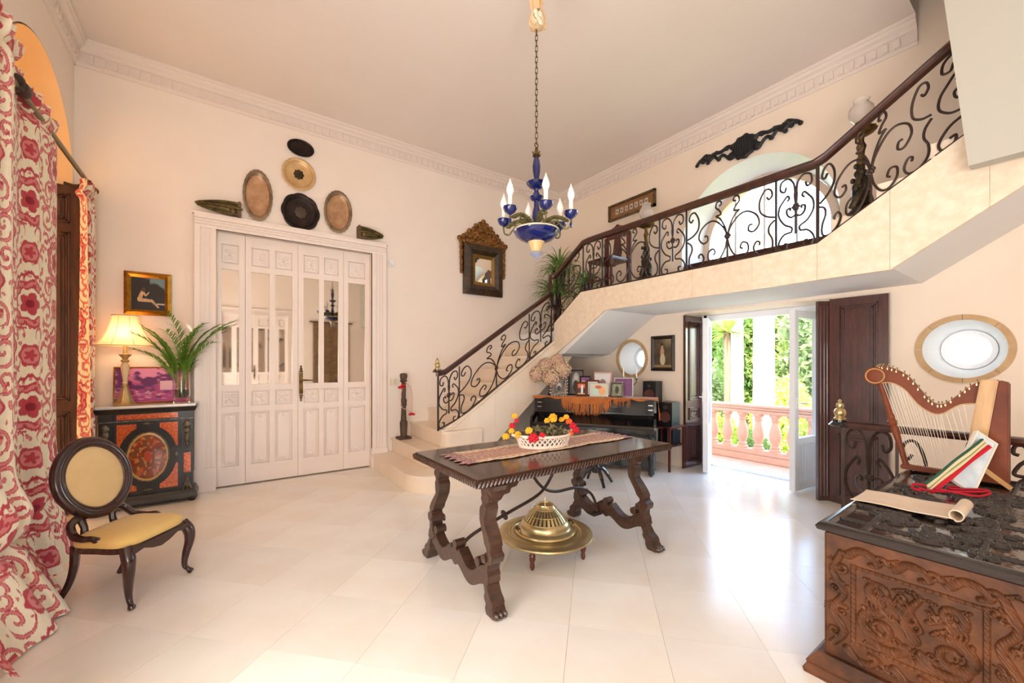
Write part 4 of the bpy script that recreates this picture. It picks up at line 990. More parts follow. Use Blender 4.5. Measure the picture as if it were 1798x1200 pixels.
# ============================================================ low chair with oval back
t = thing('slipper_chair', 'low carved chair with golden upholstery and oval padded back by the curtain', 'chair', (-.455, 3.43, 0), math.radians(-126.1))
rose = M('rosewood', (62,30,22), .25, col2=(40,20,18), scale=5, coat=.5)
uph = M('golden_upholstery', (226,188,112), .75, col2=(216,174,98), scale=3, bump=.08, bscale=160, sheen=.2)
uph2 = M('worn_tan_upholstery', (222,190,138), .75, col2=(210,174,120), scale=3, bump=.08, bscale=160)
for s in (-1, 1):      # front cabriole legs
    m = MB(); P = cr([(s*.195,.155,.345),(s*.212,.185,.29),(s*.215,.19,.22),(s*.202,.175,.13),(s*.195,.172,.06),(s*.205,.192,.025),(s*.212,.208,.008)], 6)
    rr = np.interp(np.linspace(0, 1, len(P)), [0,.18,.35,.6,.8,.92,1], [.034,.034,.028,.018,.013,.020,.015]); m.tube(P, list(rr), 10)
    m.ball((s*.208,.19,.28), (.026,.022,.04), 10, 8)
    ob('leg', m, rose, t)
    P = cr([(s*.165,-.17,.35),(s*.170,-.175,.22),(s*.178,-.20,.12),(s*.188,-.26,.012)], 8); ob('leg', MB().tube(P, list(np.interp(np.linspace(0,1,len(P)), [0,.5,1], [.024,.02,.017])), 6), rose, t)
    # scrolled side support
    P = cr([(s*.10,-.205,.50),(s*.16,-.205,.46),(s*.185,-.16,.41),(s*.20,-.09,.395),(s*.205,-.03,.40),(s*.195,.0,.385)], 6)
    m = MB().tube(P, list(np.interp(np.linspace(0,1,len(P)), [0,.5,1], [.022,.02,.014])), 8).ball((s*.2,-.01,.39), (.02,.026,.018), 9, 7); ob('scroll_support', m, rose, t)
    ob('back_stile', MB().tube([(s*.095,-.19,.345),(s*.085,-.205,.42),(s*.10,-.222,.50)], [.024,.018,.022], 8), rose, t)
def seatpoly(k, n=60):
    out = []
    for i in range(n):
        a = 2*PI*i/n; c, s = math.cos(a), math.sin(a); q = 1/(abs(c)**4.5+abs(s)**4.5)**(1/4.5); out.append((c*q*(.215+.02*(s > 0)*s)*k, s*q*.185*k+.0))
    return out
sp_ = seatpoly(1)
ob('apron', MB().prism(sp_, .318, .352), rose, t)
m = MB(); m.prism([(-.2,.35),(-.2,.30),(-.12,.315),(-.06,.29),(0,.277),(.06,.29),(.12,.315),(.2,.30),(.2,.35)], .178, .195, 'y'); ob('front_rail', m, rose, t, bevel=.005)
vs = []; fs = []; rings = [(1.0,.352),(1.015,.372),(.98,.392),(.86,.408),(.6,.42),(.3,.425)]; n = 60
for k, z in rings: vs += [(x, y, z) for x, y in seatpoly(k)]
for j in range(len(rings)-1): fs += [(j*n+i, j*n+(i+1) % n, (j+1)*n+(i+1) % n, (j+1)*n+i) for i in range(n)]
vs.append((0,0,.427)); c_ = len(vs)-1; fs += [((len(rings)-1)*n+i, (len(rings)-1)*n+(i+1) % n, c_) for i in range(n)]
ob('seat', MB().add(vs, fs), uph, t, smooth=60)
tl = math.radians(14); Rb = RX(-PI/2+0); cz, bx, bz = .70, .205, .225
bk = lambda x, y, z: (x, -.235+y*math.cos(tl)-(z)*math.sin(tl), cz+z*math.cos(tl)+y*math.sin(tl))
ovl = lambda a: (bx*math.cos(a)*(1-.06*math.sin(a)**2), bz*math.sin(a)*(1.0))
m = MB(); P = [bk(ovl(a)[0], 0, ovl(a)[1]) for a in [2*PI*i/56 for i in range(56)]]
m.tube(P, .030, 10, True); P2 = [bk(ovl(a)[0]*.87, .012, ovl(a)[1]*.87) for a in [2*PI*i/56 for i in range(56)]]; m.tube(P2, .010, 8, True)
ob('back_frame', m, rose, t)
rr_, aa_ = np.meshgrid(np.linspace(0, 1, 14), np.linspace(0, 2*PI, 57))
for sgn in (1, -1):
    Y_ = sgn*(.006+.028*np.sqrt(np.maximum(0, 1-rr_**2.5))); xx = bx*.87*np.cos(aa_)*rr_; zz = bz*.87*np.sin(aa_)*rr_
    gridob('back_pad', np.stack([xx, -.235+Y_*math.cos(tl)-zz*math.sin(tl), cz+zz*math.cos(tl)+Y_*math.sin(tl)], -1), uph2, t)

# ============================================================ turned post with red roses on the stair
t = thing('rose_post', 'carved wooden post hung with red fabric roses standing on the second stair', 'post', (2.03, 5.40, .381))
pw_ = M('grey_brown_old_wood', (96,76,62), .6, col2=(70,54,44), scale=10)
ob('foot_block', MB().box(-.085,.085,-.085,.085,0,.03), pw_, t, bevel=.006)
ob('shaft', MB().lathe([(.045,.03),(.05,.10),(.056,.22),(.05,.24),(.042,.25),(.036,.36),(.032,.44),(.044,.46),(.04,.49),(.046,.52),(.03,.56),(.034,.70),(.03,.76),(.044,.78)], 8), pw_, t)
ob('carved_head', MB().lathe([(.03,.775),(.05,.79),(.038,.81),(.048,.84),(.05,.87),(.036,.895),(.0,.90)], 12, wob=lambda a: 1+.1*math.cos(5*a)), pw_, t)
redR = M('red_rose', (196,30,40), .7)
def rose_fl(m, c, r):
    for k in range(14):
        a = k*2.4; q = .25+.7*k/14; m.ball((c[0]+r*q*.7*math.cos(a), c[1]+r*q*.7*math.sin(a), c[2]+r*.35*(1-q)), (r*.42,r*.42,r*.3), 7, 5)
for (x, y, z, r) in ((-.05,-.04,.70,.05),(.09,-.06,.33,.048),(-.03,-.06,.73,.035)):
    m = MB(); rose_fl(m, (x,y,z), r); ob('rose', m, redR, t)
m = MB(); m.tube(cr([(0,-.05,.78),(.07,-.06,.70),(.10,-.06,.55),(.09,-.06,.36)]), .005, 5).tube(cr([(-.03,-.05,.74),(-.06,-.06,.6),(-.05,-.06,.45),(.02,-.06,.40),(.09,-.06,.36)]), .004, 5)
ob('ribbon', m, M('pale_pink_ribbon', (226,170,160), .8), t)
# ============================================================ trestle table
TX0, TX1, TY0, TY1, TZ = 1.085, 2.86, 1.845, 2.735, .785
tb = thing('trestle_table', 'dark walnut trestle table with scroll-cut legs and carved edge in the middle of the hall', 'table', ((TX0+TX1)/2, (TY0+TY1)/2, 0))
O = Vector(tb.location)
hx, hy_ = (TX1-TX0)/2, (TY1-TY0)/2
ob('tabletop', MB().box(-hx+.012, hx-.012, -hy_+.012, hy_-.012, TZ-.05, TZ), M('polished_walnut_top', (74,50,39), .24, col2=(54,38,31), scale=4, stretch=(1,8,8), coat=.4), tb, bevel=.008)
m = MB()                                             # gadrooned edge
def edge(a, b):
    L = (Vector(b)-Vector(a)).length; n = int(L/.026); d = (Vector(b)-Vector(a))/n
    for i in range(n):
        c = Vector(a)+d*(i+.5); s_ = d.normalized()*.010; m.tube([c-s_+Vector((0,0,-.018)), c, c+s_+Vector((0,0,.014))], [.006,.0095,.006], 6)
z_ = TZ-.026
for a, b in (((-hx+.012,-hy_+.008,z_),(hx-.012,-hy_+.008,z_)),((-hx+.008,-hy_+.012,z_),(-hx+.008,hy_-.012,z_)),((hx-.008,-hy_+.012,z_),(hx-.008,hy_-.012,z_)),((-hx+.012,hy_-.008,z_),(hx-.012,hy_-.008,z_))): edge(a, b)
ob('carved_edge', m, walnut, tb)
# legs are flat boards cut in scrolls: outline as centreline + half width
cent = [(0,.985),(.03,.90),(.0,.80),(-.02,.70),(.025,.58),(.045,.47),(.01,.36),(-.015,.27),(.01,.17),(.03,.08),(.035,.0)]
hwid = [(a, b*.74 if b > .045 else b*.60) for a, b in [(1.0,.072),(.96,.066),(.935,.048),(.91,.058),(.87,.06),(.85,.045),(.83,.034),(.80,.050),(.76,.048),(.70,.044),(.62,.046),(.53,.05),(.505,.036),(.48,.034),(.465,.058),(.43,.062),(.40,.056),(.385,.034),(.33,.042),(.30,.058),(.265,.064),(.24,.054),(.225,.034),(.16,.042),(.13,.058),(.10,.06),(.085,.046),(.05,.062),(.02,.058),(0,.05)]]
zl = TZ-.055
def legboard(sy, yt, yf):
    vs = np.linspace(0, 1, 90); hw = np.interp(vs, [p[0] for p in hwid[::-1]], [p[1] for p in hwid[::-1]])
    cc = np.interp(vs, [p[1] for p in cent[::-1]], [p[0] for p in cent[::-1]])
    yc = yf+(yt-yf)*vs; A = [(yc[i]+sy*cc[i]-hw[i], vs[i]*zl) for i in range(90)]; B = [(yc[i]+sy*cc[i]+hw[i], vs[i]*zl) for i in range(90)]
    return A+B[::-1]
for X in (1.245, 2.66):
    lx = X-O.x
    for (yt, yf, s) in ((1.98-O.y, 1.935-O.y, -1), (2.53-O.y, 2.74-O.y, 1)) if X < 2 else ((2.10-O.y, 1.91-O.y, -1), (2.60-O.y, 2.70-O.y, 1)):
        lg = ob('leg', MB().prism(legboard(s, yt, yf), lx-.042, lx+.042, 'x'), walnut, tb, smooth=30, bevel=.004)
        m = MB()
        for k in range(3): m.ball((lx-.028+.028*k, yf+s*.035+s*.035, .022), (.018,.035,.022), 8, 6)
        ob('claw_foot', m, walnut, lg)
        m = MB()
        for sx in (-1, 1): m.lathe([(0,0),(.022,0),(.026,.008),(.012,.012),(.010,.016),(0,.016)], 14, (lx+sx*.042, yf+(yt-yf)*.42, .42*zl), RY(sx*PI/2))
        ob('roundel', m, walnut, lg)
    # cap under the top and scalloped stretcher
    ya, yb = (1.90, 2.62) if X < 2 else (2.0, 2.66)
    ob('trestle_cap', MB().prism([(ya-O.y-.05,zl+.005),(ya-O.y-.03,zl-.03),(ya-O.y+.06,zl-.05),(ya-O.y+.12,zl-.02),(yb-O.y-.12,zl-.02),(yb-O.y-.06,zl-.05),(yb-O.y+.03,zl-.03),(yb-O.y+.05,zl+.005)], lx-.05, lx+.05, 'x'), walnut, tb, bevel=.004)
    ob('corbel', MB().prism([(lx-.05,zl),(lx+.16,zl),(lx+.14,zl-.03),(lx+.10,zl-.035),(lx+.09,zl-.06),(lx+.05,zl-.065),(lx+.03,zl-.09),(lx-.03,zl-.09)], ya-O.y-.01, ya-O.y+.06, 'y'), walnut, tb, bevel=.003)
    ys = np.linspace(1.96-O.y, 2.70-O.y, 50); u = (ys-ys[0])/(ys[-1]-ys[0])
    tp = .215+.045*np.cos((u-.5)*4*PI)*1.0-.03*(np.abs(u-.5) < .06); bt = .115+.035*np.cos((u-.5)*4*PI)-.03*np.exp(-((u-.5)/.04)**2)
    ob('stretcher', MB().prism([(ys[i], bt[i]) for i in range(50)]+[(ys[i], tp[i]) for i in range(49, -1, -1)], lx-.035, lx+.035, 'x'), walnut, tb, smooth=30, bevel=.003)
    for k in (.12, .5, .88): ob('scroll_roll', MB().tube([(lx-.036, ys[0]+(ys[-1]-ys[0])*k, .25), (lx+.036, ys[0]+(ys[-1]-ys[0])*k, .25)], .028, 14), walnut, tb)
loc_ = lambda P: [Vector(p)-O for p in P]
yc = 2.335
ob('iron_brace', MB().tube(loc_(cr([(1.26,yc,.22),(1.33,yc,.27),(1.48,yc,.32),(1.67,yc,.37),(1.86,yc,.42),(1.97,yc,.48),(2.06,yc,.60),(2.10,yc,.735)])), .0115, 8).lathe([(0,-.006),(.036,-.004),(.036,.004),(0,.006)], 18, Vector((1.60,yc,.352))-O, RY(1.3)), ironM, tb)
ob('iron_brace', MB().tube(loc_(cr([(2.61,yc+.075,.14),(2.60,yc+.075,.20),(2.52,yc+.065,.32),(2.35,yc+.045,.40),(2.1,yc+.02,.42),(1.95,yc,.48),(1.84,yc-.01,.60),(1.79,yc-.015,.735)])), .0115, 8).cbox(Vector((2.60,yc+.075,.13))-O, (.10,.05,.025)), ironM, tb)
# runner with woven tassels
def runf(u, v):
    # u across (0..1), v along in m
    c = np.ones(u.shape+(3,))*np.array((224,190,148.)); au = np.abs(u-.5)*2
    c[au < .60] = (172,104,84); c[au < .50] = (196,136,104)
    st = np.sin(v*95+4*fbm(u*6, v*20))*np.sin(u*40+3*fbm(u*9+2, v*16)); c[(au < .46) & (st > .45)] = (156,88,76); c[(au < .46) & (st < -.7)] = (120,92,98); c[(au < .46) & (np.abs(st) < .05)] = (214,196,160)
    c[(au > .72) & (au < .80) & (np.sin(v*120) > 0)] = (170,110,88)
    e = (v < .10) | (v > 1.50); c[e] = (168,92,80); k = np.sin(v*150+9*fbm(u*8, v*30))*np.sin(u*60+v*90); c[e & (k > .25)] = (86,48,62); c[e & (k < -.35)] = (216,170,146); return c
u, v = np.meshgrid(np.linspace(0, 1, 70), np.linspace(0, 1.60, 240))
wv = .0022*np.sin(v*22+u*2)+.0016*np.sin(v*51)
edgew = .010*np.sin(v*13)*(np.abs(u-.5)*2)**3
P = np.stack([v+.0*u+.02*np.sin(u*30)*((v < .04)|(v > 1.56)), (u-.5)*(.34)+edgew+.04*(v-.8)*.3, .004+np.abs(wv)+.0*v], -1)
t = gridob('table_runner', P, attrS, None, cols=runf(u, v), loc=(1.205, 2.345, TZ+.001)); tag(t, 'woven rust and cream patterned runner laid along the table', 'table runner')
# braided basket with fabric flowers
bk_ = thing('flower_basket', 'cream woven ceramic basket of yellow and red flowers on the table runner', 'basket', (1.955, 2.335, TZ+.0085), math.radians(-10))
cera = M('cream_ceramic', (238,218,202), .35)
ob('basket_floor', MB().prism(arc(0,0,.185,0,2*PI,40,.115)[:-1], .0, .012), cera, bk_)
m = MB(); N_ = 32; hb = .075
for s in (-1, 1):
    for k in range(N_):
        P = []
        for j in range(6):
            z = hb*j/5; a = 2*PI*k/N_+s*.34*j/5; q = 1+.14*j/5; P.append((.19*q*math.cos(a), .12*q*math.sin(a), .008+z))
        m.tube(P, .0056, 5)
ob('lattice_wall', m, cera, bk_)
rimp = [(.218*math.cos(a), .138*math.sin(a), .085+.004*math.sin(2*a+.8)) for a in [2*PI*i/64 for i in range(64)]]
ob('rim', MB().tube(rimp, .011, 8, True).tube([(.19*math.cos(a), .12*math.sin(a), .008) for a in [2*PI*i/64 for i in range(64)]], .010, 8, True), cera, bk_)
for s in (-1, 1): ob('handle', MB().tube(cr([(s*.205,-.03,.075),(s*.245,-.015,.095),(s*.25,.015,.095),(s*.205,.03,.075)]), .010, 7), cera, bk_)
random.seed(21); yel = M('yellow_petals', (236,176,40), .7); red = M('crimson_petals', (200,24,44), .7); org = M('orange_petals', (226,96,40), .7); dryG = M('dried_grey_green_leaf', (112,108,74), .7, col2=(150,140,104), scale=14)
def blossom(c, r, mt, nm='blossom'):
    m = MB()
    for k in range(18):
        zz = 1-1.7*(k+.5)/18; a = k*2.4; q = math.sqrt(max(0, 1-zz*zz)); m.ball((c[0]+r*.72*q*math.cos(a), c[1]+r*.72*q*math.sin(a), c[2]+r*.72*zz), (r*.42, r*.42, r*.36), 7, 5)
    ob(nm, m, mt, bk_)
for (x, y, z, r, mt) in ((-.30,.02,.085,.030,yel),(-.25,.03,.12,.026,yel),(-.225,-.02,.10,.03,yel),(-.21,.0,.085,.028,yel),(-.17,-.09,.135,.03,yel),(-.15,-.12,.085,.042,red),(-.235,.05,.155,.026,red),(-.20,.05,.19,.02,red),(-.215,.05,.225,.024,yel),(-.08,-.12,.10,.026,red),
                       (.075,-.02,.19,.028,yel),(.10,.03,.20,.036,yel),(.06,.05,.175,.026,yel),(.20,.0,.20,.025,yel),(.205,-.03,.17,.028,org),(.22,-.06,.14,.03,red),(.235,-.08,.11,.03,red),(.195,-.07,.085,.024,org),(.17,.02,.18,.024,yel)): blossom((x,y,z), r*.86, mt)
m = MB()
for k in range(170):
    a = random.uniform(0, 2*PI); q = math.sqrt(random.random()); b = (.17*q*math.cos(a), .10*q*math.sin(a), .06+.05*random.random()); d = (random.uniform(-1,1), random.uniform(-1,1), random.uniform(.1,1.2)); strap(m, b, d, random.uniform(.04,.08), random.uniform(.3,1.4), random.uniform(.008,.016), 4)
for k in range(30):
    s = random.choice((-1, 1)); strap(m, (s*random.uniform(.1,.19), random.uniform(-.08,.08), .07), (s*1.2, random.uniform(-.6,.6), random.uniform(.3,1.1)), random.uniform(.08,.14), .6, .005, 5)
ob('dried_leaves', m, dryG, bk_)

# ============================================================ brass brazier under the table
bz_ = thing('brazier', 'round brass brazier with pierced domed lid on a low turned-leg stand beneath the table', 'brazier', (1.962, 2.325, 0), math.radians(12))
ob('tray_rim', MB().lathe([(.15,.158),(.20,.156),(.235,.160),(.24,.166),(.255,.163),(.262,.168),(.275,.164),(.285,.168),(.335,.160),(.346,.156),(.348,.146),(.34,.138),(.325,.14),(.15,.145)], 72), brass, bz_)
ob('bowl', MB().lathe([(0,.05),(.10,.055),(.17,.10),(.20,.15),(.222,.170),(.216,.180),(.205,.178),(.19,.168)], 56), brass, bz_)
ob('lid_band', MB().lathe([(.205,.172),(.208,.186),(.186,.192),(.180,.20),(.182,.212),(.172,.232),(.160,.244),(.155,.240),(.17,.21),(.19,.178)], 56), brass, bz_)
m = MB(); N_ = 30
for k in range(N_):
    a = 2*PI*k/N_; da = 2*PI/N_*.30
    for (r0, z0, r1, z1) in ((.158,.244,.125,.288), (.122,.293,.082,.332)):
        vs = []
        for (r, z) in ((r0, z0), (r1, z1)):
            for aa in (a-da, a+da):
                for o_ in (0, -.004): vs.append(((r+o_)*math.cos(aa), (r+o_)*math.sin(aa), z+o_))
        m.add(vs, [(0,2,6,4),(1,5,7,3),(0,4,5,1),(2,3,7,6),(0,1,3,2),(4,6,7,5)])
for (r, z, q) in ((.158,.244,.005),(.1235,.2905,.004),(.082,.332,.005)): m.tube([(r*math.cos(a), r*math.sin(a), z) for a in [2*PI*i/48 for i in range(48)]], q, 6, True)
ob('pierced_dome', m, brass, bz_)
ob('lid_top', MB().lathe([(.082,.330),(.066,.350),(.062,.362),(.057,.363),(.052,.352),(.015,.346),(.0,.347)], 36), brass, bz_)
ob('finial', MB().lathe([(.010,.344),(.006,.359),(.010,.366),(.006,.374),(.009,.386),(.004,.40),(0,.415)], 12), brass, bz_)
for s in (0, PI): ob('handle', MB().tube(cr([(.214*math.cos(s+2.6+j), .214*math.sin(s+2.6+j), .178+h) for j, h in ((-.22,0),(-.16,.03),(.16,.03),(.22,0))]), .007, 7), oldbrass, bz_)
for k in range(4):
    a = k*PI/2+math.radians(-160); c, s = .285*math.cos(a), .285*math.sin(a)
    ob('leg', MB().lathe([(.010,0),(.017,.02),(.015,.035),(.013,.05),(.022,.075),(.019,.085),(.023,.095),(.016,.11),(.021,.14)], 14, (c, s, 0)), mah, bz_)
ob('stand_ring', MB().lathe([(.255,.128),(.315,.128),(.315,.139),(.255,.139),(.255,.128)], 48), mah, bz_)
ob('pull_ring', MB().tube([(.33*math.cos(-1.0)+.0, .33*math.sin(-1.0)-.012, .118)]*0+[(.195+.018*math.cos(q), -.283, .112+.018*math.sin(q)) for q in [2*PI*i/20 for i in range(20)]], .0025, 5, True), brass, bz_)

# ============================================================ chandelier
ch = thing('chandelier', 'blue glazed and brass chandelier with six candle bulbs hanging on a chain over the table', 'chandelier', (1.889, 2.338, 2.165))
Z = lambda z: z-2.165
cob = M('cobalt_glaze', (18,32,98), .1, col2=(12,20,70), scale=6, coat=.6); bei = M('beige_glaze', (206,176,122), .35); cream_ = M('cream_glaze', (232,222,196), .35)
ob('finial', MB().lathe([(0,Z(2.165)),(.006,Z(2.175)),(.02,Z(2.19)),(.045,Z(2.208)),(.05,Z(2.218)),(.04,Z(2.224)),(.03,Z(2.23))], 24), M('clear_blue_glass', (190,200,230), .05, trans=.6), ch)
ob('lower_cup', MB().lathe([(.032,Z(2.228)),(.038,Z(2.24)),(.05,Z(2.275)),(.062,Z(2.302)),(.05,Z(2.306))], 28), bei, ch)
ob('bowl', MB().lathe([(.03,Z(2.295)),(.07,Z(2.302)),(.12,Z(2.322)),(.155,Z(2.35)),(.168,Z(2.375)),(.164,Z(2.38)),(.148,Z(2.36)),(.11,Z(2.335)),(.05,Z(2.318))], 48), cob, ch)
ob('bowl_rim', MB().lathe([(.162,Z(2.376)),(.170,Z(2.377)),(.166,Z(2.388)),(.12,Z(2.394)),(.05,Z(2.398)),(.05,Z(2.39)),(.12,Z(2.384))], 48), cream_, ch)
ob('column', MB().lathe([(.025,Z(2.38)),(.03,Z(2.41)),(.022,Z(2.44)),(.034,Z(2.48)),(.03,Z(2.52)),(.020,Z(2.56)),(.020,Z(2.61))], 24), cob, ch)
ob('dish', MB().lathe([(.018,Z(2.60)),(.04,Z(2.612)),(.052,Z(2.632)),(.045,Z(2.634)),(.018,Z(2.626))], 30), cob, ch)
ob('spindle', MB().lathe([(.018,Z(2.625)),(.026,Z(2.65)),(.016,Z(2.675)),(.022,Z(2.69)),(.02,Z(2.70))], 24), cob, ch)
ob('dish', MB().lathe([(.02,Z(2.69)),(.05,Z(2.705)),(.074,Z(2.735)),(.066,Z(2.738)),(.03,Z(2.722))], 36, wob=lambda a: 1+.03*math.cos(12*a)), cob, ch)
ob('baluster', MB().lathe([(.016,Z(2.72)),(.018,Z(2.76)),(.028,Z(2.82)),(.030,Z(2.86)),(.022,Z(2.91)),(.014,Z(2.93))], 24), cob, ch)
m = MB().lathe([(.012,Z(2.925)),(.03,Z(2.935)),(.014,Z(2.945)),(.012,Z(2.99)),(.006,Z(3.0))], 14)
for k in range(4):
    a = k*PI/2; m.tube(cr([(0,0,Z(2.945)),(.025*math.cos(a),.025*math.sin(a),Z(2.945)),(.036*math.cos(a),.036*math.sin(a),Z(2.958))]), .006, 6)
m.tube([(.016*math.cos(q), 0, Z(3.015)+.016*math.sin(q)) for q in [2*PI*i/16 for i in range(16)]], .0035, 6, True)
ob('hanger', m, oldbrass, ch)
lk = MB(); 
L_, W_ = .024, .009
pts = [(W_*math.cos(q)+0, 0, (L_-W_)*(1 if math.sin(q) > 0 else -1)+W_*math.sin(q)) for q in [2*PI*(i+.5)/16 for i in range(16)]]
lkm = mesh_of('chain_link', lk.tube(pts, .0026, 5, True)); lkm.materials.append(oldbrass)
for k in range(21): ob('chain_link', lkm, None, ch, loc=(0,0,Z(3.045+.040*k)), rot=(0,0,(k % 2)*PI/2+.5))
clothM = M('tan_ruched_fabric', (214,178,132), .8, col2=(232,204,164), scale=9)
m = MB().lathe([(.02,Z(3.87)),(.05,Z(3.885)),(.055,Z(3.92)),(.045,Z(3.955)),(.03,Z(3.975)),(.038,Z(4.0)),(.05,Z(4.08)),(.055,Z(4.2)),(.05,Z(4.35)),(.06,Z(4.50))], 28, wob=lambda a: 1+.14*math.cos(7*a))
ob('chain_sleeve', m, clothM, ch)
m = MB()
for k in range(11):
    a = k*2.4; q = math.sqrt(k/11)*.045; m.ball((q*math.cos(a)*.8-.02, -.045+.012*math.cos(k), Z(3.92)+q*math.sin(a)), (.022,.012,.022), 8, 5)
ob('fabric_rosette', m, cream_, ch)
ob('fabric_bow', MB().tube(cr([(-.01,-.04,Z(3.99)),(-.055,-.045,Z(3.95)),(-.075,-.04,Z(3.90)),(-.045,-.045,Z(3.86))]), [.008]*19, 5, flat=2).tube(cr([(.01,-.04,Z(3.99)),(.045,-.04,Z(3.95)),(.05,-.035,Z(3.87))]), [.008]*13, 5, flat=2), clothM, ch)
bulbM = M('frosted_candle_bulb', (255,252,246), .25, spec=.6); greenG = M('green_gilt_metal', (122,112,70), .45, .4, col2=(84,84,52), scale=25)
candM = M('white_candle_tube', (244,240,230), .5)
for k in range(6):
    a = math.radians(-35.5-79+60*k); c, s = math.cos(a), math.sin(a); pt = lambda r, z: (r*c, r*s, Z(z))
    arm = ob('arm', MB().tube([pt(r, z) for r, z in cr([(.05,2.40),(.09,2.43),(.15,2.435),(.19,2.40),(.215,2.375),(.25,2.39),(.258,2.43),(.256,2.455)])], .0065, 7), greenG, ch)
    sd = Vector((-s, c, 0))
    m = MB().tube([pt(r, z) for r, z in cr([(.10,2.43),(.12,2.455),(.155,2.45),(.165,2.42),(.145,2.41)])], .005, 6)
    for q in range(9):
        uu = q/8; m.ball(pt(.06+.16*uu, 2.435+.035*math.sin(uu*PI)), (.024,.024,.011), 8, 5)
    ob('leaf_scroll', m, greenG, arm)
    q0 = .256*c, .256*s
    ob('drip_cup', MB().lathe([(.006,Z(2.438)),(.016,Z(2.447)),(.034,Z(2.458)),(.045,Z(2.475)),(.049,Z(2.495)),(.044,Z(2.497)),(.035,Z(2.474)),(.015,Z(2.466))], 24, (q0[0], q0[1], 0), wob=lambda a: 1+.04*math.cos(8*a)), cob, arm)
    ob('candle', MB().lathe([(.02,Z(2.484)),(.022,Z(2.494)),(.0155,Z(2.50)),(.0155,Z(2.572)),(.0,Z(2.574))], 14, (q0[0], q0[1], 0)), candM, arm)
    ob('bulb', MB().lathe([(.012,Z(2.572)),(.019,Z(2.585)),(.0265,Z(2.606)),(.0265,Z(2.622)),(.018,Z(2.65)),(.007,Z(2.674)),(.0015,Z(2.695))], 16, (q0[0], q0[1], 0)), bulbM, arm)
    ob('candle_ring', MB().lathe([(.02,Z(2.478)),(.03,Z(2.487)),(.022,Z(2.498)),(.02,Z(2.506)),(.0156,Z(2.508))], 16, (q0[0], q0[1], 0)), oldbrass, arm)
    if k % 2: ob('drop', MB().ball((q0[0], q0[1], Z(2.40)), (.010,.010,.024), 8, 6), cob, arm)

# ============================================================ piano with shawl and photographs
ra = math.atan2(-.82, .57)
pn = thing('upright_piano', 'black upright piano standing askew beneath the stair landing', 'piano', (4.06, 3.83, 0), ra)
PW = .81
ob('case', MB().box(-PW+.03, PW-.03, .02, .33, .06, .925), blackM, pn, bevel=.004)
for s in (-1, 1):
    ob('cheek', MB().prism([(-.22,.50),(.33,.02),(.33,.93),(.0,.93),(-.02,.76),(-.10,.71),(-.20,.68),(-.24,.62),(-.24,.55)][0:1]+[(0,.44),(0,.04),(.33,.04),(.33,.93),(0,.93),(-.02,.78),(-.10,.72),(-.20,.69),(-.24,.63),(-.24,.56)], s*PW-(.03 if s > 0 else 0), s*PW+(0 if s > 0 else .03), 'x'), blackM, pn, bevel=.005)
    ob('leg', MB().lathe([(.018,0),(.026,.02),(.02,.05),(.028,.12),(.042,.22),(.04,.34),(.028,.44),(.042,.5),(.045,.53)], 14, (s*.75,-.17,0)), blackM, pn)
    ob('toe_block', MB().box(s*.75-.04, s*.75+.04, -.16, .05, .02, .07), blackM, pn, bevel=.006)
    for z in (.80, .86, .90): ob('side_mount', MB().box(s*(PW-.07)-.028, s*(PW-.07)+.028, .004, .025, z, z+.014), M('grey_steel', (150,150,150), .3, .9), pn)
ob('lid', MB().box(-PW-.015, PW+.015, -.012, .345, .93, .952), blackM, pn, bevel=.005)
ob('keybed', MB().box(-PW+.03, PW-.03, -.235, .02, .53, .585), blackM, pn, bevel=.006)
ob('fallboard', MB().prism([(-.225,.587),(.01,.587),(.01,.735),(-.03,.72),(-.10,.665),(-.215,.62)], -PW+.032, PW-.032, 'x'), blackM, pn, bevel=.004)
for z0, z1, d in ((.90,.925,.0),(.735,.752,-.006),(.84,.852,.008)): ob('moulding', MB().box(-PW+.03, PW-.03, d, .03, z0, z1), blackM, pn, bevel=.003)
ob('front_panel', MB().box(-PW+.10, PW-.10, .008, .025, .765, .83), blackM, pn, bevel=.003)
for x in (-.06, .06): ob('pedal', MB().prism([(-.03,-.10),(.03,-.10),(.022,.02),(-.022,.02)], .05, .062).xf(Matrix.Translation((x,0,0))), brass, pn)
ex = Vector((math.cos(ra), math.sin(ra), 0)); ey = Vector((-math.sin(ra), math.cos(ra), 0)); PO = Vector((4.06, 3.83, 0))
on = lambda x, y, z=.958: tuple(PO+ex*x+ey*y+Vector((0,0,z)))
# shawl
sw = thing('fringed_shawl', 'burnt-orange fringed shawl draped over the top of the black piano', 'shawl', (4.06, 3.83, .953), ra)
shw = M('burnt_orange_silk', (196,112,26), .6, col2=(168,88,18), scale=8, sheen=.3)
u, v = np.meshgrid(np.linspace(-PW-.02, PW+.022, 110), np.linspace(-.034, .30, 24))
gridob('top_cloth', np.stack([u, np.maximum(v, -.018)-.004*(v < -.019), np.where(v < -.02, -.02-.012*np.sin(u*23), .003+.0015*np.sin(u*40)+.001*np.sin(v*70+u*9))], -1), shw, sw)
xs_ = np.linspace(-.42, .26, 60); drop = .165*np.sqrt(np.maximum(0, 1-((xs_+.08)/.345)**2))+.008
V = np.linspace(0, 1, 14)[:, None]
gridob('front_drape', np.stack([np.broadcast_to(xs_, (14, 60)), -.022-.006*np.abs(np.sin(xs_*50))*V-.004, .004-drop[None, :]*V*.55], -1), shw, sw)
xs2 = np.linspace(.26, .50, 24); gridob('front_drape', np.stack([np.broadcast_to(xs2, (8, 24)), -.024+0*V[:8]+0*xs2[None, :], .004-(.05*np.abs(np.sin((xs2-.26)*13)))[None, :]*np.linspace(0,1,8)[:, None]], -1), shw, sw)
m = MB(); random.seed(4)
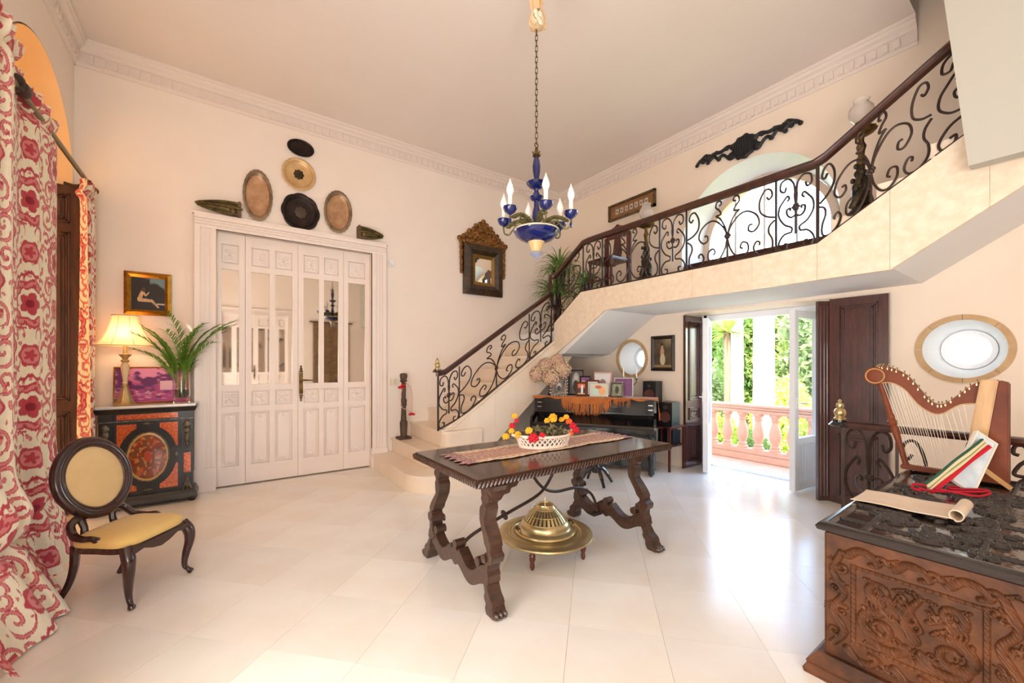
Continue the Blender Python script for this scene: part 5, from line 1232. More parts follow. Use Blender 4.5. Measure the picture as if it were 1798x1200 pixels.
for k in range(170):
    x = random.uniform(-.41, .25); d = .165*math.sqrt(max(0, 1-((x+.08)/.345)**2))+.01; L = random.uniform(.10,.16)*(.35+d*4); y = -.028-random.uniform(0,.014)
    m.tube([(x,y,.0-d*.5),(x+random.uniform(-.006,.006),y-.004,-d*.55-L*.5),(x+random.uniform(-.01,.01),y,-d*.55-L)], [.0045,.004,.002], 4)
for k in range(26):
    x = random.uniform(.27,.5); L = random.uniform(.03,.10); m.tube([(x,-.028,-.01),(x+random.uniform(-.006,.006),-.03,-.03-L)], [.004,.002], 4)
ob('fringe', m, shw, sw)
ys_ = np.linspace(-.02, .30, 20); V = np.linspace(0, 1, 12)[:, None]; dr = .10+.08*np.sin((ys_+.02)/.32*PI)
gridob('end_drape', np.stack([PW+.022+.012*V*np.abs(np.sin(ys_*40))[None, :], np.broadcast_to(ys_, (12, 20)), .004-dr[None, :]*V], -1), shw, sw)
m = MB()
for k in range(60):
    y = random.uniform(-.02,.30); d = .10+.08*math.sin((y+.02)/.32*PI); m.tube([(PW+.03,y,-d),(PW+.03+random.uniform(0,.02),y+random.uniform(-.01,.01),-d-random.uniform(.06,.12))], [.004,.002], 4)
ob('fringe', m, shw, sw)
# photograph frames
silver = M('polished_silver', (170,166,160), .28, .9, col2=(120,116,110), scale=30)
brownF = M('brown_photo_frame', (110,58,26), .4); dkF = M('dark_photo_frame', (44,28,22), .4); roseF = M('rose_photo_frame', (206,150,140), .5); whF = M('white_photo_frame', (232,228,222), .5); purF = M('plum_mount', (104,62,104), .5)
def photo(kind):
    def fn(u, v):
        c = mixc((120,116,112), (84,80,78), fbm(u*5, v*5)); r = np.hypot((u-.5)/.28, (v-.55)/.38)
        if kind == 'bw': c[r < 1] = (176,168,160); c[np.hypot((u-.5)/.13, (v-.68)/.14) < 1] = (206,196,186); c[np.hypot((u-.5)/.2, (v-.35)/.25) < 1] = (60,56,56)
        if kind == 'wed': c[:] = (214,120,92); c[v < .6] = (62,50,60); c[(np.abs(u-.6) < .14) & (v < .85)] = (236,230,226); c[v < .12] = (214,196,170)
        if kind == 'two': c[:] = (214,206,176); c[(u < .12) | (u > .88) | (v < .1) | (v > .9)] = (206,208,180); c[np.hypot((u-.32)/.2, (v-.4)/.34) < 1] = (186,222,212); c[np.hypot((u-.66)/.2, (v-.45)/.36) < 1] = (240,176,124); c[np.hypot((u-.45)/.2, (v-.75)/.14) < 1] = (206,108,90)
        if kind == 'gr': c = mixc((110,122,92), (176,170,150), fbm(u*6, v*6)); c[np.hypot((u-.5)/.2, (v-.5)/.32) < 1] = (70,64,58)
        if kind == 'plum': c = mixc((112,66,112), (136,86,130), fbm(u*8, v*8)); c[(np.abs(u-.3) < .18) & (np.abs(v-.5) < .3)] = (186,176,190)
        if kind == 'pale': c[:] = (226,222,222); c[np.hypot((u-.5)/.25, (v-.45)/.3) < 1] = (160,120,120)
        return c
    return fn
def photoframe(label, x, y, w_, h_, bw, fm, kind, yaw=0, slip=None):
    loc = on(x, y); t = framed('photo_frame', label, 'photo frame', loc, ra+yaw, w_, h_, bw, fm, photo(kind), .02, tilt=math.radians(-9), nx=40, ny=40, slip=slip)
    a = math.radians(9); ob('easel_leg', MB().cbox((0, .035, h_*.28), (.04, .006, h_*.6), RX(-math.radians(22))), blackP, t); return t
fo = 'photographs on the piano'
pf = photoframe('ornate scrolled silver frame with an old portrait, beside the hydrangeas', -.478, .075, .235, .255, .055, silver, 'bw', .15)
m = MB()
for k in range(22):
    a = 2*PI*k/22; m.ball((.112*max(-1, min(1, 1.3*math.cos(a))), -.012, .1275+.12*max(-1, min(1, 1.3*math.sin(a)))), (.022,.012,.022), 8, 5)
ob('scroll_border', m, silver, pf)
photoframe('brown wooden frame with a wedding couple photograph', -.166, .09, .155, .20, .028, brownF, 'wed')
photoframe('wide pale frame with two bright figures at the front edge of the piano', .08, .055, .25, .185, .014, whF, 'two')
photoframe('small silver frame with a green outdoor photograph, tilted, front right', .314, .06, .165, .20, .022, silver, 'gr', -.12)
photoframe('plum-mounted large frame behind the tilted silver one', .39, .17, .25, .26, .012, whF, 'plum')
photoframe('pink and white double-mounted frame standing highest at the back', .10, .262, .25, .335, .03, roseF, 'pale', 0, whF)
photoframe('dark brown frame at the back left of the piano top', -.28, .27, .215, .365, .018, dkF, 'bw')
photoframe('narrow dark frame between the back dark frame and the pink one', -.135, .205, .155, .28, .018, dkF, 'plum')
photoframe('reddish-brown frame tucked behind the wide pale frame', -.02, .15, .18, .225, .022, brownF, 'pale')
# candelabrum on the piano
t = thing('candelabrum', 'small silver two-branch candelabrum at the right back of the piano, before the round window', 'candelabrum', on(.47, .26))
ob('stem', MB().lathe([(.05,0),(.052,.01),(.02,.025),(.012,.06),(.018,.10),(.010,.16),(.016,.24),(.010,.26)], 16), silver, t)
for s in (-1, 1):
    ob('branch', MB().tube(cr([(0,0,.18),(s*.035*ex.x,s*.035*ex.y,.16),(s*.08*ex.x,s*.08*ex.y,.19),(s*.085*ex.x,s*.085*ex.y,.24)]), .006, 6).lathe([(.008,.235),(.024,.245),(.014,.255),(.013,.28),(0,.28)], 12, (s*.085*ex.x, s*.085*ex.y, 0)), silver, t)
    ob('candle', MB().lathe([(.010,.27),(.009,.40),(0,.405)], 10, (s*.085*ex.x, s*.085*ex.y, 0)), candM, t)
# hydrangeas
t = thing('hydrangea_vase', 'dried pink hydrangea heads in a dark glass vase on the left end of the piano', 'vase', on(-.60, .12))
ob('vase', MB().lathe([(0,0),(.045,0),(.05,.02),(.03,.06),(.028,.10),(.05,.16),(.046,.165),(.024,.105),(0,.05)], 20), M('dark_violet_glass', (70,56,70), .08, trans=.5), t)
pet = M('dried_pink_petals', (232,180,172), .8, col2=(222,206,156), scale=30, lo=.42, hi=.58); random.seed(9); stg = M('dry_stem', (110,98,64), .7)
for (x, y, z, r) in ((-.20,-.02,.30,.115),(.02,-.08,.26,.115),(-.08,.02,.42,.11),(.16,-.02,.38,.125),(.08,.06,.48,.10)):
    c = ex*x+ey*y+Vector((0,0,z)); hdm = MB()
    for k in range(380):
        zz = 1-2*(k+.5)/380; a = k*2.39996; q = math.sqrt(max(0, 1-zz*zz)); nrm = Vector((q*math.cos(a), q*math.sin(a), zz)); p = c+nrm*r*random.uniform(.74, 1.08); t1 = nrm.orthogonal().normalized(); t2 = nrm.cross(t1); rr = .020
        vs = [p+nrm*.002]+[p+(t1*math.cos(b)+t2*math.sin(b))*rr*(1 if j % 2 == 0 else .45)+nrm*random.uniform(-.008,.012) for j, b in enumerate([PI*i/4 for i in range(8)])]
        hdm.add(vs, [(0,1+j,1+(j+1) % 8) for j in range(8)])
    hdm.ball(c, r*.66, 12, 9); h = ob('flower_head', hdm, pet, t, smooth=60)
    ob('stem', MB().tube(cr([(0,0,.08),tuple(c*.4+Vector((0,0,.08))),tuple(c)]), .004, 5), stg, h)
m = MB()
for k in range(10): strap(m, (0,0,.15), (random.uniform(-1,1), random.uniform(-1,1), .6), .16, .8, .022, 6)
ob('leaves', m, dryG, t)
# stool
t = thing('piano_stool', 'black low piano stool with splayed feet behind the table', 'stool', (3.55, 3.30, 0), ra)
ob('seat', MB().lathe([(0,.44),(.15,.44),(.165,.455),(.165,.48),(.15,.50),(0,.505)], 28), blackM, t); ob('column', MB().lathe([(.04,.14),(.05,.18),(.03,.24),(.045,.36),(.07,.44)], 16), blackM, t)
for k in range(4):
    a = k*PI/2+.6; c, s = math.cos(a), math.sin(a); ob('foot', MB().tube(cr([(.02*c,.02*s,.20),(.10*c,.10*s,.17),(.17*c,.17*s,.08),(.21*c,.21*s,.014)]), [.026]*6+[.022]*6+[.018]*6+[.016], 7), blackM, t)
# stereo on small table
t = thing('side_table', 'small two-tier reddish wooden table against the wall right of the piano', 'side table', (4.885, 3.33, 0))
for sx in (-1, 1):
    for sy in (-1, 1): ob('leg', MB().box(sx*.16-.014, sx*.16+.014, sy*.22-.014, sy*.22+.014, 0, .565), mah, t, bevel=.003)
ob('top', MB().box(-.185, .185, -.245, .245, .565, .585), mah, t, bevel=.004); ob('shelf', MB().box(-.175, .175, -.235, .235, .32, .338), mah, t, bevel=.003)
random.seed(2)
cdc = [blackP, M('cd_white', (214,210,204), .3), M('cd_grey', (110,108,112), .3), M('cd_red', (120,50,44), .3)]
ORD = 'first second third fourth fifth sixth seventh eighth ninth tenth eleventh twelfth thirteenth'.split()
for k in range(13): tag(ob('cd_case', MB().box(-.13+.07, .13-.01, -.0055, .0055, 0, .19+.005*(k % 3)), cdc[(k*7) % 4 if k % 3 else 0], None, bevel=.001, loc=(4.86, 3.12+.034*k, .3385)), '%s disc case from the right in the row under the stereo' % ORD[k], 'disc case', 'disc cases under the stereo')
def speaker(label, loc, w_, h_, d_, rz):
    t = thing('loudspeaker', label, 'speaker', loc, rz); ob('cabinet', MB().box(-w_/2, w_/2, 0, d_, 0, h_), blackP, t, bevel=.006)
    ob('woofer', MB().lathe([(0,.002),(.02,.006),(w_*.30,.0),(w_*.36,.006),(w_*.38,.0)], 24, (0,-.001,h_*.38), RX(PI/2)), M('reddish_cone', (92,56,50), .5), t)
    ob('tweeter', MB().lathe([(0,.006),(.014,.003),(.022,.004),(.026,0)], 16, (0,-.001,h_*.78), RX(PI/2)), M('tweeter_grey', (60,60,64), .4), t)
speaker('black bookshelf loudspeaker on top of the stereo stack below the portrait picture', (4.78, 3.46, .876), .19, .29, .2, -PI/2+.15)
speaker('black loudspeaker standing on the small table at the right of the stereo', (4.76, 3.20, .586), .19, .31, .22, -PI/2+.1)
t = thing('stereo_unit', 'black stereo unit on the small table under the bookshelf speaker', 'stereo', (4.77, 3.455, .586), -PI/2)
ob('cabinet', MB().box(-.13, .13, 0, .26, .0, .289), blackP, t, bevel=.006); ob('display', MB().box(-.09, .09, -.003, .002, .19, .24), blackM, t)
for k in range(4): ob('knob', MB().lathe([(.016,0),(.015,.012),(0,.013)], 14, (-.075+.05*k,-.001,.10), RX(PI/2)), MATS['tweeter_grey'], t)
# portrait on the right wall
def lady(u, v):
    c = mixc((64,54,42), (112,96,70), fbm(u*4, v*5)); c = mixc(c, c*0+np.array((150,134,104)), sst(.6,1,v)*sst(.3,.8,u)); c[np.hypot((u-.48)/.11, (v-.52)/.2) < 1] = (196,150,124); c[np.hypot((u-.5)/.15, (v-.28)/.2) < 1] = (206,190,160); c[np.hypot((u-.47)/.06, (v-.76)/.06) < 1] = (206,160,128); c[np.hypot((u-.46)/.075, (v-.81)/.05) < 1] = (52,36,26); c[v < .1] = (150,124,84); return c
framed('framed_painting', 'dark-framed painting of a standing lady beside the round window', 'painting', (XC-.003, 3.458, 1.305), -PI/2, .375, .50, .05, dkF, lady, .03)
# ============================================================ carved chest
CHX0, CHX1, CHY0, CHY1, CHZ = 2.215, 3.93, .085, .69, .69
cst = thing('carved_chest', 'large dark carved wooden chest with relief foliage in the right foreground', 'chest', (CHX0, (CHY0+CHY1)/2, 0))
def strokes(U, V, S_):
    """height field of carved strokes: (points, half width start, half width end, height)"""
    H_ = np.zeros_like(U)
    for P, w0, w1, h in S_:
        P = np.array(P); n = len(P)
        for i in range(n-1):
            a, b = P[i], P[i+1]; d = b-a; L2 = max(1e-9, d@d); wm = 1.3*max(w0, w1)
            bx = (U > min(a[0], b[0])-wm) & (U < max(a[0], b[0])+wm) & (V > min(a[1], b[1])-wm) & (V < max(a[1], b[1])+wm)
            if not bx.any(): continue
            uu = U[bx]; vv = V[bx]; t_ = np.clip(((uu-a[0])*d[0]+(vv-a[1])*d[1])/L2, 0, 1); ww = 1.3*(w0+(w1-w0)*(i+t_)/(n-1))
            r = np.hypot(uu-a[0]-d[0]*t_, vv-a[1]-d[1]*t_)/np.maximum(ww, 1e-4)
            q = h*np.sqrt(np.maximum(0, 1-r*r)); H_[bx] = np.maximum(H_[bx], q*1.7)
    return H_
def spiral(cx, cy, r0, a0, turns, sg, n=22): return [(cx+r0*(1-.8*i/n)*math.cos(a0+sg*turns*2*PI*i/n), cy+r0*(1-.8*i/n)*math.sin(a0+sg*turns*2*PI*i/n)) for i in range(n+1)]
def acanthus(cx, cy, L, ang, sg=1, h=.012):
    out = [(cr([(cx,cy),(cx+L*.5*math.cos(ang+.3*sg),cy+L*.5*math.sin(ang+.3*sg)),(cx+L*math.cos(ang-.1*sg),cy+L*math.sin(ang-.1*sg))],6), L*.10, L*.05, h)]
    for k in range(5):
        t_ = .15+.17*k; bx, by = cx+L*t_*math.cos(ang+.25*sg), cy+L*t_*math.sin(ang+.25*sg)
        for s in (-1, 1):
            a = ang+s*(.9-.08*k); l = L*.34*(1-.12*k); out.append((cr([(bx,by),(bx+l*.6*math.cos(a),by+l*.6*math.sin(a)),(bx+l*math.cos(a-s*.6),by+l*math.sin(a-s*.6))],4), L*.055, L*.02, h*.8))
    return out
def carved(name, W_, H_, S_, frames, nx, ny, mp, mat, base=.0, rough=.0012):
    u, v = np.meshgrid(np.linspace(0, W_, nx), np.linspace(0, H_, ny)); h = strokes(u, v, S_)
    h = h*(.86+.14*np.sin((u*math.cos(.7)+v*math.sin(.7))*520+9*fbm(u*20, v*20)))
    for (x0, x1, y0, y1, hh, rope) in frames:
        ins = (u > x0) & (u < x1) & (v > y0) & (v < y1); e = np.minimum(np.minimum(u-x0, x1-u), np.minimum(v-y0, y1-v)); b = hh*sst(0, .006, e)
        if rope: b = b*(.72+.28*np.cos((u+v)*300))
        h = np.where(ins, np.maximum(h, b), h)
    h = h+rough*(fbm(u*60, v*60)-.5)
    return gridob(name, mp(u, v, h+base), mat, cst)
# carcase
yc_ = (CHY0+CHY1)/2; hw = (CHY1-CHY0)/2; LX = CHX1-CHX0
ob('carcase', MB().box(.02, LX-.02, -hw+.02, hw-.02, .05, .655), carveM, cst, smooth=0)
ob('lid', MB().sweep([(0,-hw,.665),(LX,-hw,.665),(LX,hw,.665),(0,hw,.665)], [(-.035,-.02),(-.005,-.02),(.012,-.012),(.018,.004),(.008,.018),(-.006,.025),(-.022,.025),(-.035,.012)], True), chestTop, cst)
ob('base_moulding', MB().sweep([(.0,-hw,.05),(LX,-hw,.05),(LX,hw,.05),(.0,hw,.05)], [(-.08,-.05),(.05,-.05),(.055,-.03),(.04,-.01),(.045,.005),(.03,.025),(.012,.05),(-.08,.05)], True), carveM, cst)
# end face (looks towards -x), local u = from far corner (+y) to near side
FW, FH = 2*hw-.02, .54
S_ = []
px0, px1, pz0, pz1 = .115, FW-.115, .105, .415
pc = (px0+px1)/2
# central panel: palmette, two birds' necks and volutes
S_ += acanthus(pc, .21, .17, PI/2, 1, .016)+acanthus(pc-.02, .17, .10, PI*.95, 1)+acanthus(pc+.02, .17, .10, .05, -1)
for s in (-1, 1):
    S_ += [(spiral(pc+s*.105, .205, .062, PI/2 if s > 0 else PI/2, 1.3, -s), .016, .006, .015), (spiral(pc+s*.10, .35, .045, -PI/2, 1.1, s), .014, .006, .013)]
    S_ += [(cr([(pc+s*.02,.15),(pc+s*.07,.125),(pc+s*.13,.14),(pc+s*.15,.19)]), .015, .01, .014)]
    S_ += acanthus(pc+s*.10, .31, .075, PI/2+s*.9, s)+acanthus(pc+s*.04, .30, .09, PI/2-s*.6, -s)+acanthus(pc+s*.13, .13, .06, PI/2-s*.3, s)
    for k in range(4): S_.append((cr([(pc+s*(.085+.012*k),.335),(pc+s*(.10+.014*k),.30),(pc+s*(.09+.013*k),.265)]), .006, .004, .010))
for (x, z, L, a) in ((pc,.12,.06,PI*.5),(pc-.05,.26,.06,2.6),(pc+.05,.26,.06,.5),(pc-.15,.39,.05,-.4),(pc+.15,.39,.05,PI+.4),(pc,.40,.05,-PI/2),(pc-.155,.27,.06,-1.2),(pc+.155,.27,.06,PI+1.2),(pc-.06,.38,.05,.2),(pc+.06,.38,.05,PI-.2),(pc-.15,.12,.05,.6),(pc+.15,.12,.05,PI-.6),(pc-.05,.115,.05,PI),(pc+.05,.115,.05,0)): S_ += acanthus(x, z, L, a, 1, .010)
# stiles
for x, s in ((.052, 1), (FW-.052, -1)):
    S_ += [(cr([(x-.02*s,.06),(x+.02*s,.13),(x-.02*s,.21),(x+.02*s,.30),(x-.02*s,.38),(x+.01*s,.47)],8), .011, .011, .012)]
    for k in range(4): S_ += [(spiral(x+(.012 if k % 2 else -.012)*s, .12+.095*k, .026, k, 1.1, s if k % 2 else -s), .008, .004, .011)]+acanthus(x, .10+.10*k, .05, PI/2+(.7 if k % 2 else -.7), s, .009)
# rails
for z, s in ((.475, 1), (.052, -1)):
    for k in range(3):
        x = .14+k*(FW-.28)/2.0; S_ += [(cr([(x-.055,z-.008*s),(x-.02,z+.022*s),(x+.02,z+.018*s),(x+.045,z-.012*s),(x+.02,z-.022*s)],6), .014, .008, .014), (spiral(x+.05, z, .024, 0, 1.0, s), .008, .004, .011)]
        S_ += acanthus(x+.06, z, .06, .3*s, s, .010)
fr_ = [(px0-.022, px0, pz0-.02, pz1+.02, .012, 1), (px1, px1+.022, pz0-.02, pz1+.02, .012, 1), (px0-.02, px1+.02, pz1, pz1+.018, .012, 1), (px0-.02, px1+.02, pz0-.018, pz0, .012, 1), (0, .008, 0, FH, .010, 0), (FW-.008, FW, 0, FH, .010, 0)]
carved('carved_end', FW, FH, S_, fr_, 420, 360, lambda u, v, h: np.stack([.012-h, hw-.01-u, .10+v], -1), carveM)
# long face towards +y (seen edge-on)
S2 = []
for k in range(7): S2 += acanthus(.15+.23*k, .25, .16, PI/2+(.5 if k % 2 else -.5), 1, .014)+[(spiral(.2+.23*k, .18, .06, 0, 1.2, 1), .014, .006, .013)]
carved('carved_side', LX-.02, FH, S2, [], 240, 80, lambda u, v, h: np.stack([LX-.01-u, hw-.012+h, .10+v], -1), carveM)
carved('carved_side', LX-.02, FH, S2, [], 240, 80, lambda u, v, h: np.stack([.01+u, -hw+.012-h, .10+v], -1), carveM)
# top: panels between ribs
TW, TL = 2*hw-.05, LX-.05; S3 = []; random.seed(31)
for k in range(46):
    x = random.uniform(.08, TL-.08); y = random.uniform(.06, TW-.06); S3 += [(spiral(x, y, random.uniform(.03,.055), random.uniform(0,6), 1.2, random.choice((-1,1))), .011, .004, .010)]+acanthus(x+.02, y, random.uniform(.06,.1), random.uniform(0,6.28), random.choice((-1,1)), .010)
fr3 = [(.0, TL, .10, .125, .012, 1), (.0, TL, TW-.125, TW-.10, .012, 1)]+[(x, x+.025, 0, TW, .012, 1) for x in (.12, .58, 1.05, TL-.145)]
carved('carved_top', TL, TW, S3, fr3, 640, 230, lambda u, v, h: np.stack([.025+u, -hw+.025+v, CHZ-.014+h], -1), chestTop)
ZC2 = CHZ+.0015
# ------------------------------------------------------------ parchment
t = thing('parchment', 'pale leather-like parchment sheet with a rolled end on the carved chest', 'parchment', (2.80, .50, ZC2))
lea = M('pale_parchment', (238,218,194), .7, col2=(230,206,178), scale=5)
u, v = np.meshgrid(np.linspace(0, 1, 60), np.linspace(-.135, .135, 16))
s_ = u*.52; flat = .37; r0 = .026; th = np.maximum(0, s_-flat)/r0; rr = r0*(1-.05*th/PI)
Yp = np.where(s_ < flat, .20-s_, .20-flat-rr*np.sin(th)); Zp = np.where(s_ < flat, .003+.004*np.sin(s_*14)**2+.006*(np.abs(v)/.135)**4, .003+r0-rr*np.cos(th))
o_ = gridob('sheet', np.stack([v+.03*(u-.5), Yp, Zp], -1), lea, t); md = o_.modifiers.new('thick', 'SOLIDIFY'); md.thickness = .003; md.offset = 1
u, v = np.meshgrid(np.linspace(0, 1, 30), np.linspace(-.13, .125, 12)); gridob('under_sheet', np.stack([v+.02, .19-u*.33, .0015+.0*u], -1), lea, t)
# ------------------------------------------------------------ lap harp
HX = 3.78
HNU = [(.873,1.345),(.850,1.375),(.815,1.386),(.753,1.369),(.681,1.316),(.613,1.212),(.56,1.149),(.509,1.153),(.436,1.23),(.377,1.289),(.300,1.305)]
HNL = [(.838,1.262),(.805,1.272),(.753,1.268),(.695,1.225),(.635,1.135),(.573,1.085),(.522,1.085),(.448,1.145),(.36,1.165)]
HSC = (.852,1.318); HCO = [(.835,1.29),(.69,.6916)]; HSB = [(.36,1.305),(.25,1.30),(.44,.69),(.25,.69)]
hp = thing('lap_harp', 'small wooden lap harp with brass pins standing on the far end of the chest', 'harp', (HX, .60, ZC2))
HO = Vector((HX, .60, ZC2)); q_ = lambda P: [(y-.60, z-ZC2) for y, z in P]
harpW = M('red_brown_harp_wood', (128,66,38), .5, col2=(104,50,28), scale=4, spec=.3); sndW = M('pale_soundboard', (206,164,112), .4, col2=(190,146,96), scale=4, stretch=(1,8,1))
nu = q_(HNU); nl = q_(HNL); NU = cr(nu, 6); NL = cr(nl, 6)
ob('neck', MB().prism([tuple(p) for p in NU]+[tuple(p) for p in NL[::-1]], -.022, .022, 'x'), harpW, hp, smooth=40, bevel=.004)
m = MB(); m.tube([(-.024,)+tuple(p) for p in NL], .0035, 5); ob('inlay_line', m, sndW, hp)
sy, sz = q_([HSC])[0]
m_ = MB().lathe([(0,-.03),(.056,-.03),(.062,-.026),(.062,.026),(.056,.03),(0,.03)], 28, (0,sy,sz), RY(PI/2)); ob('scroll_disc', m_, harpW, hp); ob('inlay_ring', MB().tube([(-.030, sy+.05*math.cos(a), sz+.05*math.sin(a)) for a in [2*PI*i/30 for i in range(30)]], .004, 5, True), sndW, hp)
c0, c1 = q_([HCO[0], HCO[-1]]); d = Vector((0, c0[0]-c1[0], c0[1]-c1[1])); L = d.length
Rc = Vector((0,0,1)).rotation_difference(d.normalized()).to_matrix()
ob('column', MB().lathe([(.018,.0),(.022,.02),(.016,.04),(.017,L*.30),(.022,L*.44),(.016,L*.47),(.026,L*.5),(.028,L*.53),(.018,L*.55),(.024,L*.58),(.017,L*.61),(.016,L*.85),(.02,L*.97)], 18, (0,c1[0],c1[1]), Rc), harpW, hp)
# sound box: tapered, pale soundboard faces the strings
bt = q_(HSB)
(ty0, tz0), (ty1, tz1), (by0, bz0), (by1, bz1) = bt
ob('sound_box', MB().prism([(ty0-.07, tz0), (ty1+.0, tz1-.01), (by1, 0), (by0-.075, 0)], -.052, .06, 'x'), harpW, hp, smooth=0, bevel=.006)
ob('soundboard', MB().prism([(ty0, tz0), (ty0-.072, tz0+.002), (by0-.077, 0), (by0, 0)], -.056, .064, 'x'), sndW, hp, smooth=0, bevel=.006)
NS = 22; pinM = M('pin_brass', (176,156,110), .3, .9)
for k in range(NS):
    f_ = .10+.80*k/(NS-1); i = int(f_*(len(NL)-1)); a = NU[min(len(NU)-1, int(f_*(len(NU)-1)))]; b = NL[i]; tt = 1-(k+.5)/NS
    e = (.055+(by0+.02-.055)*min(1, 1.25*k/NS), .03) if k < NS*.8 else (by0+.004+(ty0-by0)*(.1+.5*(k/NS-.8)/.2), tz0*(.1+.5*(k/NS-.8)/.2))
    ob('string', MB().tube([(-.012, b[0], b[1]+.015), (-.004, e[0]+.006, e[1])], .0013, 4), M('harp_string', (236,224,204), .4), hp)
    pins = MB(); pins.lathe([(.0025,0),(.0025,.016),(.004,.018),(.004,.024),(0,.025)], 8, (0.010, a[0], a[1]-.006)).box(-.026,-.020,a[0]-.003,a[0]+.003,a[1]-.020,a[1]-.006).ball((-.01, a[0], a[1]+.002), (.005,.005,.007), 7, 5)
    ob('tuning_pin', pins, pinM, hp)
ob('foot', MB().prism([(c1[0]+.03,0),(by0-.02,0),(by0-.02,.03),(c1[0]+.03,.03)], -.03, .03, 'x'), harpW, hp, bevel=.005)
# ------------------------------------------------------------ white tray panel with strut, striped sash and red cord
Rv = Vector((.814,-.581,0)); Fv = Vector((.581,.814,0))
t = thing('leaning_panel', 'narrow white-painted panel leaning on a wooden strut before the harp', 'panel', (3.40, .40, ZC2))
up_ = (Rv*.27+Vector((0,0,.30))+Fv*.10).normalized(); sx_ = (Rv*1.0-up_*Rv.dot(up_)).normalized(); nz = sx_.cross(up_)
Mx = Matrix((sx_, up_, nz)).transposed()
pl = M('chalky_blue_white_paint', (226,234,238), .5, col2=(196,212,224), scale=10); wp = M('white_wood_edge', (234,228,214), .5)
hL = .37
ob('panel', MB().cbox((0,0,0), (.11, hL, .012)).xf(Matrix.Translation(up_*(hL/2)+Vector((0,0,.012))) @ Mx.to_4x4()), pl, t, smooth=0)
m = MB()
for (cx, cy, a, b) in ((-.056,0,.010,hL),(.056,0,.010,hL),(0,hL/2-.005,.11,.010),(0,-hL/2+.006,.11,.010)): m.cbox((cx,cy,.004), (a,b,.026))
ob('rim', m.xf(Matrix.Translation(up_*(hL/2)+Vector((0,0,.012))) @ Mx.to_4x4()), wp, t, bevel=.002)
pa = up_*(hL*.55)+Vector((0,0,.012))-nz*(.02 if nz.dot(Fv) < 0 else -.02); pb = Vector((3.60,.235,ZC2+.012))-Vector((3.40,.40,ZC2))
ob('strut', MB().tube([pa+Rv*.01, (pa+pb)/2, pb], [.014,.018,.016], 4), M('honey_wood', (176,128,70), .4), t)
t = thing('striped_sash', 'folded red, green and cream striped sash lying up the white panel', 'sash', (3.20, .50, ZC2))
a0 = Vector((.0,.0,.014)); a1 = Vector((3.40,.40,ZC2))-Vector((3.20,.50,ZC2))+up_*(hL*.84)-sx_*.012+ (nz if nz.dot(Fv) < 0 else -nz)*.034+Vector((0,0,.012)); ax_ = (a1-a0); L = ax_.length; ax_.normalize()
sw_ = (Rv-ax_*Rv.dot(ax_)).normalized(); sn = sw_.cross(ax_)
cols = [((46,96,72),.008),((226,212,170),.014),((150,160,110),.006),((226,210,166),.012),((196,60,56),.005),((200,26,44),.016)]; xx = -.030
for i, (c, w_) in enumerate(cols):
    P = [a0+ax_*(L*k/10)+sw_*(xx+w_/2)+sn*(.004*math.sin(k*.9+i))-Vector((0,0,.0)) for k in range(11)]
    m = MB(); vs = []; fs = []
    for p in P: vs += [p-sw_*w_*.5-sn*.008, p+sw_*w_*.5-sn*.008, p+sw_*w_*.5+sn*.008, p-sw_*w_*.5+sn*.008]
    for k in range(10): fs += [(k*4+j, k*4+(j+1) % 4, k*4+4+(j+1) % 4, k*4+4+j) for j in range(4)]
    fs += [(0,3,2,1), (40,41,42,43)]
    ob('stripe', m.add(vs, fs), M('sash_%d_%d_%d' % c, c, .8), t, bevel=.002); xx += w_
m = MB(); m.tube(cr([(-.05,.03,.02),(-.02,-.02,.012),(.1,-.12,.010),(.22,-.2,.010),(.24,-.17,.010),(.12,-.08,.012),(.16,-.06,.012),(.26,-.14,.012)]), .007, 7).tube(cr([(-.06,.02,.01),(-.07,.05,.02),(-.03,.05,.035),(.0,.0,.03)]), .007, 7)
m.tube(cr([(.02,-.02,.02),(.05,-.16,.010),(.12,-.20,.010),(.2,-.21,.010)]), .006, 7)
ob('cord', m, M('red_cord', (186,20,44), .7), t)

# ============================================================ terrace and garden
pinkT = M('terracotta_render', (216,168,144), .7, col2=(206,156,132), scale=5)
ob('ground', MB().box(5.69, 60, -30, 45, -1.3, -1.2), M('garden_soil_grass', (120,130,60), .9, col2=(150,150,80), scale=3), kind='structure', smooth=0)
ob('terrace', MB().box(5.685, 6.75, -2.0, 7.0, -1.2, -.03), M('terrace_tile', (218,172,148), .6, col2=(208,158,134), scale=4), kind='structure', smooth=0)
bl = thing('balustrade', 'terracotta-coloured terrace balustrade with turned balusters outside the open door', 'balustrade', (6.45, 2.8, -.029))
ob('top_rail', MB().box(-.10,.10,-4.0,3.6,.76,.80).box(-.08,.08,-4.0,3.6,.70,.76).box(-.115,.115,-4.0,3.6,.795,.83), pinkT, bl, bevel=.012)
ob('base_rail', MB().box(-.10,.10,-4.0,3.6,.0,.10).box(-.09,.09,-4.0,3.6,.10,.17), pinkT, bl, bevel=.01)
bm_ = mesh_of('baluster', MB().lathe([(.075,.17),(.075,.20),(.055,.215),(.065,.24),(.045,.26),(.06,.30),(.075,.35),(.078,.40),(.065,.48),(.045,.56),(.042,.59),(.058,.61),(.042,.625),(.05,.65),(.072,.67),(.072,.70)], 20)); bm_.materials.append(pinkT)
for k in range(-8, 14): ob('baluster', bm_, None, bl, loc=(0,-.02+.225*k,0))
random.seed(17)
